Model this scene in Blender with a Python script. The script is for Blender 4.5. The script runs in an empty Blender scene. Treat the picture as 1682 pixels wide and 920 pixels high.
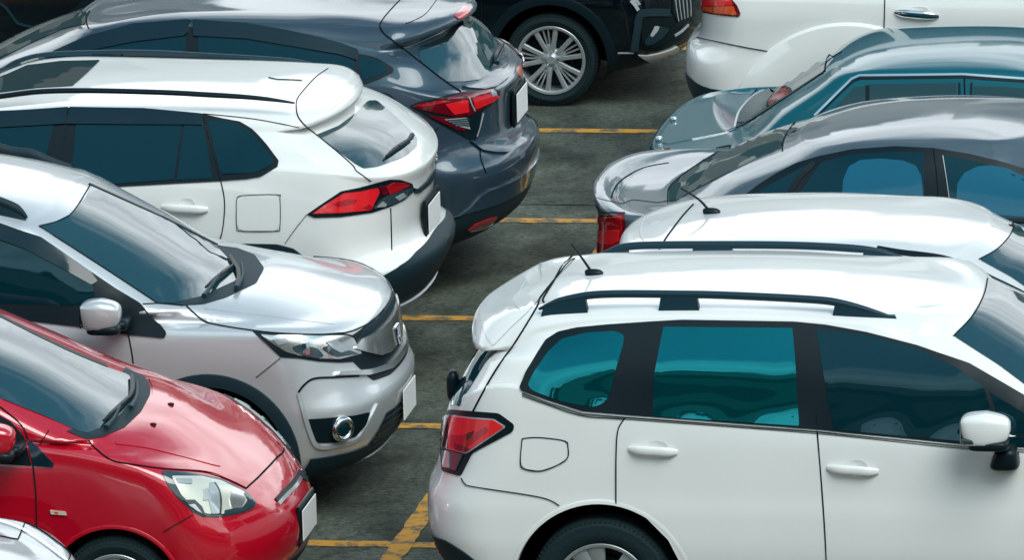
import bpy, bmesh, math, random
import numpy as np
from mathutils import Vector, Matrix
from mathutils.bvhtree import BVHTree
from mathutils.geometry import delaunay_2d_cdt
from math import sin, cos, tan, pi, radians, sqrt, atan2, hypot
random.seed(7)
scene = bpy.context.scene
COL = scene.collection

# ------------------------------------------------------------------ camera
PW, PH = 1682, 920
FPX = 15600.0
TH, P0, RO = radians(9.7), radians(13.05), radians(1.55)
_f = np.array([-sin(TH)*cos(P0), cos(TH)*cos(P0), -sin(P0)])
_r = np.array([cos(TH), sin(TH), 0.0]); _u = np.cross(_r, _f)
CR = _r*cos(RO)-_u*sin(RO); CU = _r*sin(RO)+_u*cos(RO)
def ray(px, py):
    return _f + CR*((px-PW/2)/FPX) - CU*((py-PH/2)/FPX)
CP = -ray(650, 896)*47.0
def at(px, py, Y):
    d = ray(px, py); return CP + d*((Y-CP[1])/d[1])
cam = bpy.data.cameras.new('camera'); camo = bpy.data.objects.new('camera', cam); COL.objects.link(camo)
cam.sensor_width = 36; cam.lens = 36*FPX/PW; cam.clip_start = 1; cam.clip_end = 2000
M = Matrix((CR, CU, -_f)).transposed().to_4x4(); M.translation = Vector(CP); camo.matrix_world = M
scene.camera = camo

# ------------------------------------------------------------------ materials
def newmat(name):
    m = bpy.data.materials.new(name); m.use_nodes = True
    nt = m.node_tree; return m, nt, nt.nodes['Principled BSDF']
def simple(name, col, rough=.5, metal=0, coat=0, spec=.5, ior=None, bump=None, emis=None):
    m, nt, b = newmat(name)
    b.inputs['Base Color'].default_value = (*col, 1); b.inputs['Roughness'].default_value = rough
    b.inputs['Metallic'].default_value = metal; b.inputs['Specular IOR Level'].default_value = spec
    b.inputs['Coat Weight'].default_value = coat; b.inputs['Coat Roughness'].default_value = .02
    if ior: b.inputs['IOR'].default_value = ior
    if bump:
        tc = nt.nodes.new('ShaderNodeTexCoord'); n = nt.nodes.new('ShaderNodeTexNoise'); n.inputs['Scale'].default_value = bump[0]
        n.inputs['Detail'].default_value = 3
        bp = nt.nodes.new('ShaderNodeBump'); bp.inputs['Strength'].default_value = bump[1]; bp.inputs['Distance'].default_value = .01
        nt.links.new(tc.outputs['Object'], n.inputs['Vector']); nt.links.new(n.outputs['Fac'], bp.inputs['Height'])
        nt.links.new(bp.outputs['Normal'], b.inputs['Normal'])
    return m
def paint(name, col, metal=0., rough=.35, spec=.15, dirt=.05, cior=1.5):
    """clear-coated car paint: base with very slight mottling and dust, glossy coat"""
    m, nt, b = newmat(name)
    N, L = nt.nodes, nt.links
    tc = N.new('ShaderNodeTexCoord')
    n = N.new('ShaderNodeTexNoise'); n.inputs['Scale'].default_value = 2.3; n.inputs['Detail'].default_value = 5
    L.new(tc.outputs['Object'], n.inputs['Vector'])
    mx = N.new('ShaderNodeMix'); mx.data_type = 'RGBA'
    mx.inputs[6].default_value = (*[c*(1-dirt) for c in col], 1); mx.inputs[7].default_value = (*[min(1, c*(1+dirt*.6)) for c in col], 1)
    L.new(n.outputs['Fac'], mx.inputs[0]); L.new(mx.outputs[2], b.inputs['Base Color'])
    n2 = N.new('ShaderNodeTexNoise'); n2.inputs['Scale'].default_value = 14; n2.inputs['Detail'].default_value = 6
    L.new(tc.outputs['Object'], n2.inputs['Vector'])
    mr = N.new('ShaderNodeMapRange'); mr.inputs['To Min'].default_value = .01; mr.inputs['To Max'].default_value = .09
    L.new(n2.outputs['Fac'], mr.inputs['Value']); L.new(mr.outputs[0], b.inputs['Coat Roughness'])
    b.inputs['Metallic'].default_value = metal; b.inputs['Roughness'].default_value = rough; b.inputs['Specular IOR Level'].default_value = spec
    b.inputs['Coat Weight'].default_value = 1; b.inputs['Coat IOR'].default_value = cior
    # broad very soft waviness of the pressed sheet metal
    n3 = N.new('ShaderNodeTexNoise'); n3.inputs['Scale'].default_value = 1.7; n3.inputs['Detail'].default_value = 1
    L.new(tc.outputs['Object'], n3.inputs['Vector'])
    bp = N.new('ShaderNodeBump'); bp.inputs['Strength'].default_value = .05; bp.inputs['Distance'].default_value = .03
    L.new(n3.outputs['Fac'], bp.inputs['Height']); L.new(bp.outputs['Normal'], b.inputs['Normal']); L.new(bp.outputs['Normal'], b.inputs['Coat Normal'])
    return m
def glassmat(name, col, rough=.015, ior=1.5, wav=.12, metal=0.):
    """tinted car glass, dark behind: deep body colour under a mirror-smooth surface"""
    m, nt, b = newmat(name); N, L = nt.nodes, nt.links
    b.inputs['Base Color'].default_value = (*col, 1); b.inputs['Roughness'].default_value = rough
    b.inputs['IOR'].default_value = ior; b.inputs['Metallic'].default_value = metal
    tc = N.new('ShaderNodeTexCoord'); n3 = N.new('ShaderNodeTexNoise'); n3.inputs['Scale'].default_value = 2.2; n3.inputs['Detail'].default_value = 2
    L.new(tc.outputs['Object'], n3.inputs['Vector'])
    bp = N.new('ShaderNodeBump'); bp.inputs['Strength'].default_value = wav; bp.inputs['Distance'].default_value = .02
    L.new(n3.outputs['Fac'], bp.inputs['Height']); L.new(bp.outputs['Normal'], b.inputs['Normal'])
    return m
WHITE = paint('white_paint', (.81, .825, .815))
PEARL = paint('pearl_white_paint', (.80, .81, .795))
SILVER = paint('silver_paint', (.62, .65, .67), metal=.5, rough=.36)
PALE = paint('pale_silver_paint', (.74, .75, .75), metal=.25, rough=.4)
RED = paint('red_paint', (.50, .003, .018), metal=.15, rough=.38, spec=.05, cior=1.9)
GREYBLUE = paint('grey_blue_paint', (.034, .064, .092), metal=.35, rough=.42)
GREY = paint('grey_paint', (.075, .112, .138), metal=.3, rough=.42, cior=1.42)
SILGREY = paint('silver_grey_paint', (.40, .42, .44), metal=.4, rough=.4)
TEAL = paint('teal_paint', (.001, .095, .130), metal=.1, rough=.4, spec=.05, cior=1.38)
BLACK = paint('black_paint', (.0012, .005, .008), rough=.4, spec=.0)
GL = glassmat('dark_tinted_glass', (.003, .040, .056), ior=1.5, metal=.5)
GLG = glassmat('grey_glass', (.012, .050, .058), ior=1.5)
GLT = glassmat('teal_tinted_glass', (.002, .185, .215), ior=1.45, metal=.85)
GLS = glassmat('windscreen_glass', (.004, .040, .052), ior=2.1)
SHADE = glassmat('sunshade_behind_glass', (.010, .115, .19), ior=1.4, metal=.15)
VISOR = simple('smoked_visor', (.003, .018, .028), .08)
TRIM = simple('black_trim', (.003, .011, .016), .35, spec=.22)
PLAST = simple('dark_plastic', (.008, .025, .034), .55, spec=.25, bump=(220, .15))
PLASTL = simple('rail_plastic', (.008, .034, .050), .45, spec=.25)
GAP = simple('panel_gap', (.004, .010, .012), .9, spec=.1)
WELL = simple('wheel_well_lining', (.003, .005, .006), .95, spec=.05)
TYRE = simple('tyre_rubber', (.009, .022, .026), .8, spec=.2, bump=(120, .3))
ALLOY = simple('alloy', (.42, .46, .48), .36, metal=.6)
ALLOYD = simple('dark_alloy', (.010, .02, .025), .45, metal=.3)
CHROME = simple('chrome', (.80, .83, .85), .08, metal=1)
REDL = simple('red_lens', (.42, .003, .010), .12, coat=1)
REDB = simple('bright_red_lens', (.80, .012, .02), .2, coat=1)
REDD = simple('dark_red_lens', (.12, .002, .008), .1, coat=1)
AMBER = simple('amber_lens', (.70, .09, .015), .15, coat=1)
CLEARL = simple('clear_lens', (.42, .47, .49), .1, metal=.3, coat=1)
SMOKE = simple('smoked_lens', (.03, .055, .065), .08, coat=1)
REFL = simple('lamp_reflector', (.75, .77, .75), .18, metal=.85, coat=1)
CREAM = simple('aged_lamp_reflector', (.72, .72, .62), .25, metal=.3, coat=1)
PLATEW = simple('plate_white', (.82, .82, .82), .45)
SILP = simple('silver_plastic', (.50, .54, .56), .4, metal=.4)

# ------------------------------------------------------------------ object helpers
def link(name, me, parent=None, mats=()):
    o = bpy.data.objects.new(name, me); COL.objects.link(o)
    for m in mats: me.materials.append(m)
    if parent is not None:
        o.parent = parent
    return o
def tag(o, label=None, cat=None, group=None, kind=None):
    if label: o['label'] = label
    if cat: o['category'] = cat
    if group: o['group'] = group
    if kind: o['kind'] = kind
def smooth(me, ang=None):
    me.polygons.foreach_set('use_smooth', [True]*len(me.polygons))
    if ang is not None: me.set_sharp_from_angle(angle=radians(ang))
def pchip(xs, ys, xq):
    xs = np.asarray(xs, float); ys = np.asarray(ys, float)
    if len(xs) == 1: return np.full(np.shape(xq), ys[0])
    h = np.diff(xs); d = np.diff(ys)/h
    n = len(xs); m = np.zeros(n)
    for i in range(1, n-1):
        if d[i-1]*d[i] > 0:
            w1 = 2*h[i]+h[i-1]; w2 = h[i]+2*h[i-1]; m[i] = (w1+w2)/(w1/d[i-1]+w2/d[i])
    m[0], m[-1] = d[0], d[-1]
    q = np.clip(np.asarray(xq, float), xs[0], xs[-1]); k = np.clip(np.searchsorted(xs, q)-1, 0, n-2)
    t = (q-xs[k])/h[k]; t2 = t*t; t3 = t2*t
    return (2*t3-3*t2+1)*ys[k]+(t3-2*t2+t)*h[k]*m[k]+(-2*t3+3*t2)*ys[k+1]+(t3-t2)*h[k]*m[k+1]
def spl(v, x):
    if isinstance(v, (int, float)): return np.full(np.shape(x), float(v))
    v = sorted(v); return pchip([a for a, _ in v], [b for _, b in v], x)
NC, NS = 16, 84
def cap(d, n, b):
    a = np.linspace(0, pi/2, 400); t = np.sin(a)**(2/n); off = d*(1-np.cos(a)**(2/n)) + b*t*t
    # equal arc length steps of a unit half-width of .85
    s = np.concatenate([[0], np.cumsum(np.hypot(np.diff(t)*.85, np.diff(off)))]); q = np.linspace(0, s[-1], NC+1)
    return np.interp(q, s, t), np.interp(q, s, off)
def ringrow(r, cl, cr):
    xl, zl, xr, zr, w = r[:5]; o = r[5] if len(r) > 5 else {}
    cl = o.get('cl', cl); cr = o.get('cr', cr)
    tl, ol = cap(*cl); tr, orr = cap(*cr)
    q = min(1., .6*(xr-xl)/(ol[-1]+orr[-1])); ol, orr = ol*q, orr*q
    X = np.concatenate([xl+ol, np.linspace(xl+ol[-1], xr-orr[-1], NS)[1:-1], (xr-orr)[::-1]])
    T = np.concatenate([tl, np.ones(NS-2), tr[::-1]])
    zs = [(xl, zl)]+list(o.get('s', []))+[(xr, zr)]
    return np.stack([X, T*spl(w, X), spl(zs, X)], 1)
SUBS = {}
def loft(rows, cl, cr, step=.045):
    R = np.array([ringrow(r, cl, cr) for r in rows])          # K x M x 3
    K, Mc, _ = R.shape
    seg = np.linalg.norm(np.diff(R, axis=0), axis=2)          # K-1 x M
    out = []
    ts = np.concatenate([np.zeros((1, Mc)), np.cumsum(np.maximum(seg, 1e-4), axis=0)])
    sub = [max(2, min(9, int(math.ceil(seg[k].max()/step)))) for k in range(K-1)]
    SUBS['k'] = (sum(sub[:K-4]), sum(sub[:K-3]))
    res = np.zeros((sum(sub)+1, Mc, 3))
    for j in range(Mc):
        q = np.concatenate([np.linspace(ts[k, j], ts[k+1, j], sub[k], endpoint=False) for k in range(K-1)]+[[ts[-1, j]]])
        for c in range(3): res[:, j, c] = pchip(ts[:, j], R[:, j, c], q)
    return res
def fair(G, zr=.80, n_top=7, n_low=3):
    """even out the lofted sheet: strongly on the roof, lightly elsewhere"""
    G = G.copy(); K = len(G); zmax = G[:, :, 2].max()
    wt = np.clip((G[:, :, 2]/zmax-zr)/.10, 0, 1)[:, :, None]
    fl = np.array([1, -1, 1.])
    for it in range(n_top):
        for lam in (.5, -.52):
            up = np.concatenate([G[1:], G[-2:-1]*fl]); dn = np.concatenate([G[:1], G[:-1]])
            lf = np.concatenate([G[:, 1:2]*fl, G[:, :-1]], 1); rt = np.concatenate([G[:, 1:], G[:, -2:-1]*fl], 1)
            D = (up+dn+lf+rt)/4-G; D[0] = 0; D[SUBS['k'][1]:] = 0
            D[:, 0, 1] = 0; D[:, -1, 1] = 0; D[-1, :, 1] = 0
            G = G+D*lam*(wt if it >= n_low else np.maximum(wt, 1.0))
    # the roof panel itself: one smooth crowned surface through the lofted points
    k0, k1 = SUBS['k']; x, y, z = (G[k1:, :, c].ravel() for c in range(3)); xm, xs = x.mean(), np.ptp(x)/2
    basis = lambda x, y: np.stack([((x-xm)/xs)**i*y**j for i in range(6) for j in (0, 2, 4) if i+j < 7], -1)
    wgt = np.where(np.arange(G.shape[0]-k1)[:, None].repeat(G.shape[1], 1).ravel() == 0, 3., 1.)
    co = np.linalg.lstsq(basis(x, y)*wgt[:, None], z*wgt, rcond=None)[0]
    SUBS['roof'] = (k1, lambda x, y: float(basis(np.array([x]), np.array([y]))[0] @ co))
    for k in range(k0, len(G)):
        t = min(1., max(0., (k-k0)/max(1, k1-k0))); t = t*t*(3-2*t)
        G[k, :, 2] += t*(basis(G[k, :, 0], G[k, :, 1]) @ co-G[k, :, 2])
    return G
def body_mesh(rows, cl, cr, x0, y0):
    """closed car body as verts/faces (world coordinates), symmetric about y0"""
    G = fair(loft(rows, cl, cr)); K, Mc, _ = G.shape
    V = []; idx = {}
    def vid(k, j, s):
        y = G[k, j, 1]*s
        key = (k, j, 0 if (j in (0, Mc-1) or G[k, j, 1] < 1e-4) else s)
        if key not in idx:
            idx[key] = len(V); V.append((G[k, j, 0], y0+(y if key[2] else 0), G[k, j, 2]))
        return idx[key]
    F = []
    for s in (1, -1):
        for k in range(K-1):
            for j in range(Mc-1):
                q = [vid(k, j, s), vid(k, j+1, s), vid(k+1, j+1, s), vid(k+1, j, s)]
                u = []
                for i in q:
                    if i not in u: u.append(i)
                if len(u) < 3: continue
                F.append(u if s < 0 else u[::-1])
    for j in range(Mc-1):   # floor
        q = [vid(0, j, 1), vid(0, j+1, 1), vid(0, j+1, -1), vid(0, j, -1)]
        u = []
        for i in q:
            if i not in u: u.append(i)
        if len(u) > 2: F.append(u)
    SUBS['idx'] = idx
    return V, F, G
def boxbm(bm, c, s, rot=None):
    m = Matrix.Translation(c) @ (rot.to_4x4() if rot is not None else Matrix()) @ Matrix.Diagonal((*s, 1))
    bmesh.ops.create_cube(bm, size=1, matrix=m)
def tubeverts(bm, pts, rad, n=8, flat=1.0, up=(0, 0, 1)):
    """sweep an elliptic section along pts; rad number or list; flat squashes across 'up'"""
    pts = [Vector(p) for p in pts]; rings = []
    for i, p in enumerate(pts):
        t = (pts[min(i+1, len(pts)-1)]-pts[max(i-1, 0)]).normalized()
        s = t.cross(Vector(up)); s = s.normalized() if s.length > 1e-6 else Vector((1, 0, 0)); u = s.cross(t).normalized()
        r = rad[i] if isinstance(rad, (list, tuple)) else rad
        rings.append([bm.verts.new(p + s*cos(2*pi*k/n)*r + u*sin(2*pi*k/n)*r*flat) for k in range(n)])
    for a, b in zip(rings, rings[1:]):
        for k in range(n): bm.faces.new((a[k], a[(k+1) % n], b[(k+1) % n], b[k]))
    bm.faces.new(rings[0][::-1]); bm.faces.new(rings[-1])
def lathe(bm, prof, n=64):
    """prof: (radius, y) around the y axis"""
    rings = [[bm.verts.new((r*cos(2*pi*k/n), y, r*sin(2*pi*k/n))) for k in range(n)] for r, y in prof]
    for a, b in zip(rings, rings[1:]):
        for k in range(n): bm.faces.new((a[k], a[(k+1) % n], b[(k+1) % n], b[k]))
    return rings
def superq(bm, c, s, e=.6, rot=None, n=24, mold=None):
    """rounded block (superellipsoid)"""
    f = lambda v, e: math.copysign(abs(v)**e, v)
    rows = []
    for i in range(n//2+1):
        ph = -pi/2+pi*i/(n//2); row = []
        for k in range(n):
            th = 2*pi*k/n
            p = Vector((f(cos(ph), e)*f(cos(th), e), f(cos(ph), e)*f(sin(th), e), f(sin(ph), e)))
            if mold: p = Vector(mold(p))
            p = Vector((p.x*s[0], p.y*s[1], p.z*s[2]))
            if rot is not None: p = rot @ p
            row.append(bm.verts.new(p+Vector(c)))
        rows.append(row)
    for a, b in zip(rows, rows[1:]):
        for k in range(n): bm.faces.new((a[k], a[(k+1) % n], b[(k+1) % n], b[k]))
    bmesh.ops.remove_doubles(bm, verts=bm.verts[:], dist=1e-5)
def crspline(pts, n=8, closed=False):
    P = [np.array(p, float) for p in pts]; out = []; N = len(P)
    for i in range(N if closed else N-1):
        g = lambda k: P[k % N] if closed else P[min(max(k, 0), N-1)]
        a, b, c, d = g(i-1), g(i), g(i+1), g(i+2)
        for k in range(n):
            t = k/n
            out.append(.5*((2*b)+(-a+c)*t+(2*a-5*b+4*c-d)*t*t+(-a+3*b-3*c+d)*t**3))
    if not closed: out.append(P[-1])
    return out
def rounded(poly, r):
    """round a polygon's corners with radius about r pixels"""
    P = [np.array(p, float) for p in poly]; out = []; N = len(P)
    for i in range(N):
        a, b, c = P[i-1], P[i], P[(i+1) % N]
        la, lc = np.linalg.norm(a-b), np.linalg.norm(c-b)
        if la < 1e-6 or lc < 1e-6: continue
        d = min(r, la*.48, lc*.48); p, q = b+(a-b)/la*d, b+(c-b)/lc*d
        for t in (0, .25, .5, .75, 1): out.append((1-t)**2*p+2*t*(1-t)*b+t*t*q)
    return out
def inside(pts, poly):
    x, y = pts[:, 0], pts[:, 1]; c = np.zeros(len(pts), bool); P = np.array(poly); n = len(P)
    for i in range(n):
        (x1, y1), (x2, y2) = P[i-1], P[i]
        k = ((y1 > y) != (y2 > y)); xx = (x2-x1)*(y-y1)/(y2-y1+1e-12)+x1
        c ^= (k & (x < xx))
    return c
def camsrc(p): return Vector(CP), Vector(ray(p[0], p[1])).normalized()
class Car:
    def __init__(self, name, label, cat, x0, y0, group=None):
        self.x0, self.y0 = x0, y0
        self.e = bpy.data.objects.new(name, None); COL.objects.link(self.e); self.e.location = (x0, y0, 0)
        self.e.empty_display_size = .3
        tag(self.e, label, cat, group); self.seams = []
        self.O = Vector((x0, y0, 0))
    def src_yz(self, p):    # looking along +x from the left end
        return Vector((self.x0-6, p[0], p[1])), Vector((1, 0, 0))
    def src_yzr(self, p):   # looking along -x from the right end
        return Vector((self.x0+6, p[0], p[1])), Vector((-1, 0, 0))
    def src_xy(self, p):
        return Vector((p[0], p[1], 5)), Vector((0, 0, -1))
    def src_xz(self, p):
        return Vector((p[0], self.y0-4, p[1])), Vector((0, 1, 0))
    def body(self, rows, mat, cl, cr, wheels=(), name='body'):
        V, F, self.G = body_mesh(rows, cl, cr, self.x0, self.y0)
        me = bpy.data.meshes.new('tmp'); me.from_pydata(V, [], F); me.update()
        self.vn = [v.normal.copy() for v in me.vertices]; self.bv = [Vector(v) for v in V]
        self.bf = [t for f in F for t in ([f] if len(f) == 3 else [[f[0], f[1], f[2]], [f[0], f[2], f[3]]])]
        bpy.data.meshes.remove(me)
        k1, fz = SUBS['roof']; e = .004
        for (k, j, s), i in SUBS['idx'].items():
            if k > k1:
                x, y = V[i][0], V[i][1]-self.y0
                self.vn[i] = Vector(((fz(x-e, y)-fz(x+e, y))/(2*e), (fz(x, y-e)-fz(x, y+e))/(2*e), 1)).normalized()
        self.bvh = BVHTree.FromPolygons([tuple(v) for v in V], self.bf)
        V = np.array(V); keep = np.ones(len(F), bool); snap = {}
        for (xw, zw, R) in wheels:
            dx, dz = V[:, 0]-xw, V[:, 2]-zw; rr = np.hypot(dx, dz)
            ins = (rr < R) & (np.abs(V[:, 1]-self.y0) > .42)
            for i, f in enumerate(F):
                if keep[i] and ins[f].all(): keep[i] = False
            for i in np.nonzero(ins)[0]:
                snap[i] = (xw+dx[i]/max(rr[i], 1e-3)*R, zw+dz[i]/max(rr[i], 1e-3)*R)
        V2 = V.copy()
        for i, (x, z) in snap.items(): V2[i, 0], V2[i, 2] = x, z
        F2 = [f for f, k in zip(F, keep) if k]
        used = sorted({i for f in F2 for i in f}); mp = {i: n for n, i in enumerate(used)}
        me = bpy.data.meshes.new(name)
        me.from_pydata([(V2[i, 0]-self.x0, V2[i, 1]-self.y0, V2[i, 2]) for i in used], [], [[mp[i] for i in f] for f in F2])
        me.update(); smooth(me)
        me.normals_split_custom_set_from_vertices([self.vn[i] for i in used])
        self.b = link(name, me, self.e, [mat]); self.mat = mat
        # turned-in lip and dark lining of every wheel opening
        for (xw, zw, R) in wheels:
            for s in (-1, 1):
                bm = bmesh.new()
                n = 40; a0, a1 = -.35, pi+.35; rows_ = []
                def ysurf(x, z):
                    h = self.bvh.ray_cast(Vector((x, self.y0+s*3, z)), Vector((0, -s, 0)))
                    return (h[0].y-self.y0) if h[0] is not None and abs(h[0].y-self.y0) > .5 else s*.72
                for k in range(n+1):
                    a = a0+(a1-a0)*k/n; x, z = xw+cos(a)*R, zw+sin(a)*R
                    y = ysurf(x, max(z, .3)); yi = s*.36
                    rows_.append([bm.verts.new((x-self.x0, yy, z)) for yy in (y-s*.001, y-s*.03, (y+yi)/2, yi)]+[bm.verts.new((xw-self.x0, yi, zw))])
                for p, q in zip(rows_, rows_[1:]):
                    for i in range(3): bm.faces.new((p[i], q[i], q[i+1], p[i+1]))
                    bm.faces.new((p[3], q[3], q[4]))
                bmesh.ops.recalc_face_normals(bm, faces=bm.faces)
                self.bmobj('wheel_well', bm, WELL, 50)
        return self.b
    def bmobj(self, name, bm, mats, ang=35, parent=None, world=False):
        """link a bmesh (car-local coordinates, or world ones) as a part"""
        if world: bmesh.ops.translate(bm, verts=bm.verts, vec=-self.O)
        me = bpy.data.meshes.new(name); bm.to_mesh(me); bm.free(); smooth(me, ang)
        return link(name, me, parent or self.e, mats if isinstance(mats, (list, tuple)) else [mats])
    def hit(self, o, d):
        loc, nor, idx, dist = self.bvh.ray_cast(o, d)
        if loc is None:
            t = (self.O+Vector((0, 0, .8))-o).dot(d)
            for _ in range(6):
                q = self.bvh.find_nearest(o+d*t); t = (q[0]-o).dot(d)
            loc, nor, idx = q[0], q[1], q[2]
        f = self.bf[idx]; a, b, c = (self.bv[i] for i in f)
        w = [(b-loc).cross(c-loc).length, (c-loc).cross(a-loc).length, (a-loc).cross(b-loc).length]; n = Vector((0, 0, 0))
        for i, ww in zip(f, w): n += self.vn[i]*(ww+1e-9)
        return loc, (n.normalized() if n.length > 1e-6 else nor)
    def patch(self, name, poly, mat, off=.004, r=0, step=10, parent=None, sym=False, curve=False, src=None, rim=None, label=None, depth=.004, bowl=0):
        smo = 14 if mat in (GL, GLT, GLS, TRIM, VISOR, SHADE) and name not in ('grille', 'taillight') else 0
        src = src or camsrc
        if curve: poly = crspline(poly, 6, True)
        elif r: poly = rounded(poly, r)
        out = []
        for a, b in zip(poly, list(poly[1:])+[poly[0]]):
            a, b = np.array(a, float), np.array(b, float); L = np.linalg.norm(b-a); n = max(1, int(math.ceil(L/step)))
            if L < step*1e-3: continue
            out += [a+(b-a)*k/n for k in range(n)]
        out = np.array(out); lo, hi = out.min(0), out.max(0)
        gx, gy = np.meshgrid(np.arange(lo[0]+step*.5, hi[0], step), np.arange(lo[1]+step*.5, hi[1], step))
        g = np.stack([gx.ravel(), gy.ravel()], 1)
        if len(g):
            g = g[inside(g, out)]
        if len(g):
            dmin = np.min(np.hypot(g[:, None, 0]-out[None, :, 0], g[:, None, 1]-out[None, :, 1]), axis=1); g = g[dmin > step*.45]
        pts = [Vector(p) for p in out]+[Vector(p) for p in g]
        vs, es, fs, _, _, _ = delaunay_2d_cdt(pts, [], [list(range(len(out)))], 1, step*1e-4)
        P, Nn, O = [], [], []
        for v in vs:
            o, d = src(v); l, n = self.hit(o, d)
            if n.dot(d) > 0: n = n-d*(n.dot(d)*1.0)
            P.append(l); Nn.append(n)
        tris = []
        for f in fs:
            f = list(f); a, b, c = (P[i] for i in f[:3]); nn = (b-a).cross(c-a)
            if nn.dot(Nn[f[0]]+Nn[f[1]]+Nn[f[2]]) < 0: f = f[::-1]
            tris.append(f)
        if smo:
            nb = [set() for _ in P]
            for f in tris:
                for i in range(len(f)): nb[f[i]].add(f[i-1]); nb[f[i-1]].add(f[i])
            nb = [list(q) or [i] for i, q in enumerate(nb)]; A = np.array([tuple(n) for n in Nn])
            for _ in range(smo):
                A = np.array([A[i]*.4+.6*A[q].mean(0) for i, q in enumerate(nb)]); A /= np.maximum(np.linalg.norm(A, axis=1, keepdims=True), 1e-9)
            SN = [Vector(a) for a in A]
        elif bowl:
            cc = sum(P, Vector())/len(P); rad_ = max((p-cc).length for p in P)
            SN = [(n-(p-cc-n*(p-cc).dot(n))/rad_*bowl).normalized() for p, n in zip(P, Nn)]
        else: SN = list(Nn)
        cnt = {}
        for f in tris:
            for i in range(len(f)):
                e = (f[i], f[(i+1) % len(f)]); cnt[e] = cnt.get(e, 0)+1
        bnd = [e for e in cnt if (e[1], e[0]) not in cnt]
        VV = [P[i]+Nn[i]*off-self.O for i in range(len(P))]; NN = list(SN); FF = [list(f) for f in tris]; nt = len(FF)
        top, bot = {}, {}
        for (i, j) in bnd:
            sd = (P[j]-P[i]).cross(Nn[i]); sd = sd.normalized() if sd.length > 1e-9 else Nn[i]
            for k in (i, j):
                if k not in top:
                    top[k] = len(VV); VV.append(VV[k].copy()); NN.append(sd)
                    bot[k] = len(VV); VV.append(P[k]-Nn[k]*depth-self.O); NN.append(sd)
            FF.append([top[j], top[i], bot[i], bot[j]])
        res = []
        for s in ((1, -1) if sym else (1,)):
            me = bpy.data.meshes.new(name)
            if s == 1: me.from_pydata([tuple(v) for v in VV], [], FF); nn = NN
            else:
                me.from_pydata([(v.x, -v.y, v.z) for v in VV], [], [f[::-1] for f in FF]); nn = [Vector((n.x, -n.y, n.z)) for n in NN]
            me.update(); smooth(me); me.normals_split_custom_set_from_vertices(nn)
            pr = parent or self.e
            if s == -1 and parent is not None and 'mirror_of' in MIRR.get(parent.name, {}): pr = MIRR[parent.name]['mirror_of']
            o = link(name, me, pr, [mat, rim] if rim else [mat])
            if rim:
                for p in me.polygons[nt:]: p.material_index = 1
            if label: o['label'] = label
            res.append(o)
        if sym: MIRR[res[0].name] = {'mirror_of': res[1]}
        return res[0]
    def seam(self, pts, w=.007, off=.0055, sym=False, curve=True, src=None, mat=None):
        self.seams.append((pts, w*.62, off, sym, curve, src or camsrc))
    def ribbon(self, name, lines, mat, parent=None):
        for (pts, w, off, sym, curve, src) in lines:
            P = crspline(pts, 6) if curve and len(pts) > 2 else pts
            Q = []
            for a, b in zip(P, P[1:]):
                a, b = np.array(a, float), np.array(b, float); n = max(1, int(np.linalg.norm(b-a)/(8 if src is camsrc else .03)))
                Q += [a+(b-a)*k/n for k in range(n)]
            Q.append(np.array(P[-1], float)); H = [self.hit(*src(q)) for q in Q]
            for s in ((1, -1) if sym else (1,)):
                prev = None; bm = bmesh.new()
                for i, (p, n) in enumerate(H):
                    t = H[min(i+1, len(H)-1)][0]-H[max(i-1, 0)][0]; sd = t.cross(n)
                    if sd.length < 1e-9: continue
                    sd.normalize(); c = p+n*off-self.O
                    L_ = [c+sd*w/2, c-sd*w/2, c-sd*w/2-n*(off+.001), c+sd*w/2-n*(off+.001)]
                    if s == -1:
                        for v in L_: v.y = -v.y
                    cur = [bm.verts.new(v) for v in L_]
                    if prev:
                        for k in range(4): bm.faces.new((prev[k], prev[(k+1) % 4], cur[(k+1) % 4], cur[k]))
                    else: bm.faces.new(cur)
                    prev = cur
                bm.faces.new(prev); bmesh.ops.recalc_face_normals(bm, faces=bm.faces)
                pr = parent
                if s == -1 and parent is not None and parent.name in MIRR: pr = MIRR[parent.name]['mirror_of']
                self.bmobj(name, bm, mat, 40, pr)
    def line(self, name, pts, mat, w=.008, off=.008, sym=False, curve=True, parent=None):
        return self.ribbon(name, [(pts, w, off, sym, curve, camsrc)], mat, parent)
    def tube(self, name, P3, rad, mat, parent=None, n=8, flat=1., sym=False, up=(0, 0, 1), curve=True):
        """P3: world points"""
        P3 = crspline(P3, 6) if curve and len(P3) > 2 else P3
        res = None
        for s in ((1, -1) if sym else (1,)):
            bm = bmesh.new(); L = [Vector(p)-self.O for p in P3]
            if s == -1: L = [Vector((p.x, -p.y, p.z)) for p in L]
            if isinstance(rad, (list, tuple)):
                rr = list(np.interp(np.linspace(0, 1, len(L)), np.linspace(0, 1, len(rad)), rad))
            else: rr = rad
            tubeverts(bm, L, rr, n, flat, up); bmesh.ops.recalc_face_normals(bm, faces=bm.faces)
            o = self.bmobj(name, bm, mat, 40, parent); res = res or o
        return res
    def finish(self):
        if self.seams: self.ribbon('panel_gap', self.seams, GAP)
    def plate(self, poly, off=.014, frame=None, thick=.012, grow=None):
        """licence plate: flat plate, fitted plane through the hit points of its four pixel corners"""
        P = []
        for p in poly:
            l, n = self.hit(*camsrc(p)); P.append(l+n*off)
        c = sum(P, Vector())/4; nn = (P[1]-P[0]).cross(P[3]-P[0]).normalized()
        if nn.dot(Vector(CP)-c) < 0: nn = -nn
        bm = bmesh.new(); Q = [p-nn*(p-c).dot(nn)-self.O for p in P]
        a = [bm.verts.new(q) for q in Q]; b = [bm.verts.new(q-nn*thick) for q in Q]
        bm.faces.new(a); bm.faces.new(b[::-1])
        for i in range(4): bm.faces.new((a[i], b[i], b[(i+1) % 4], a[(i+1) % 4]))
        bmesh.ops.recalc_face_normals(bm, faces=bm.faces)
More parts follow.
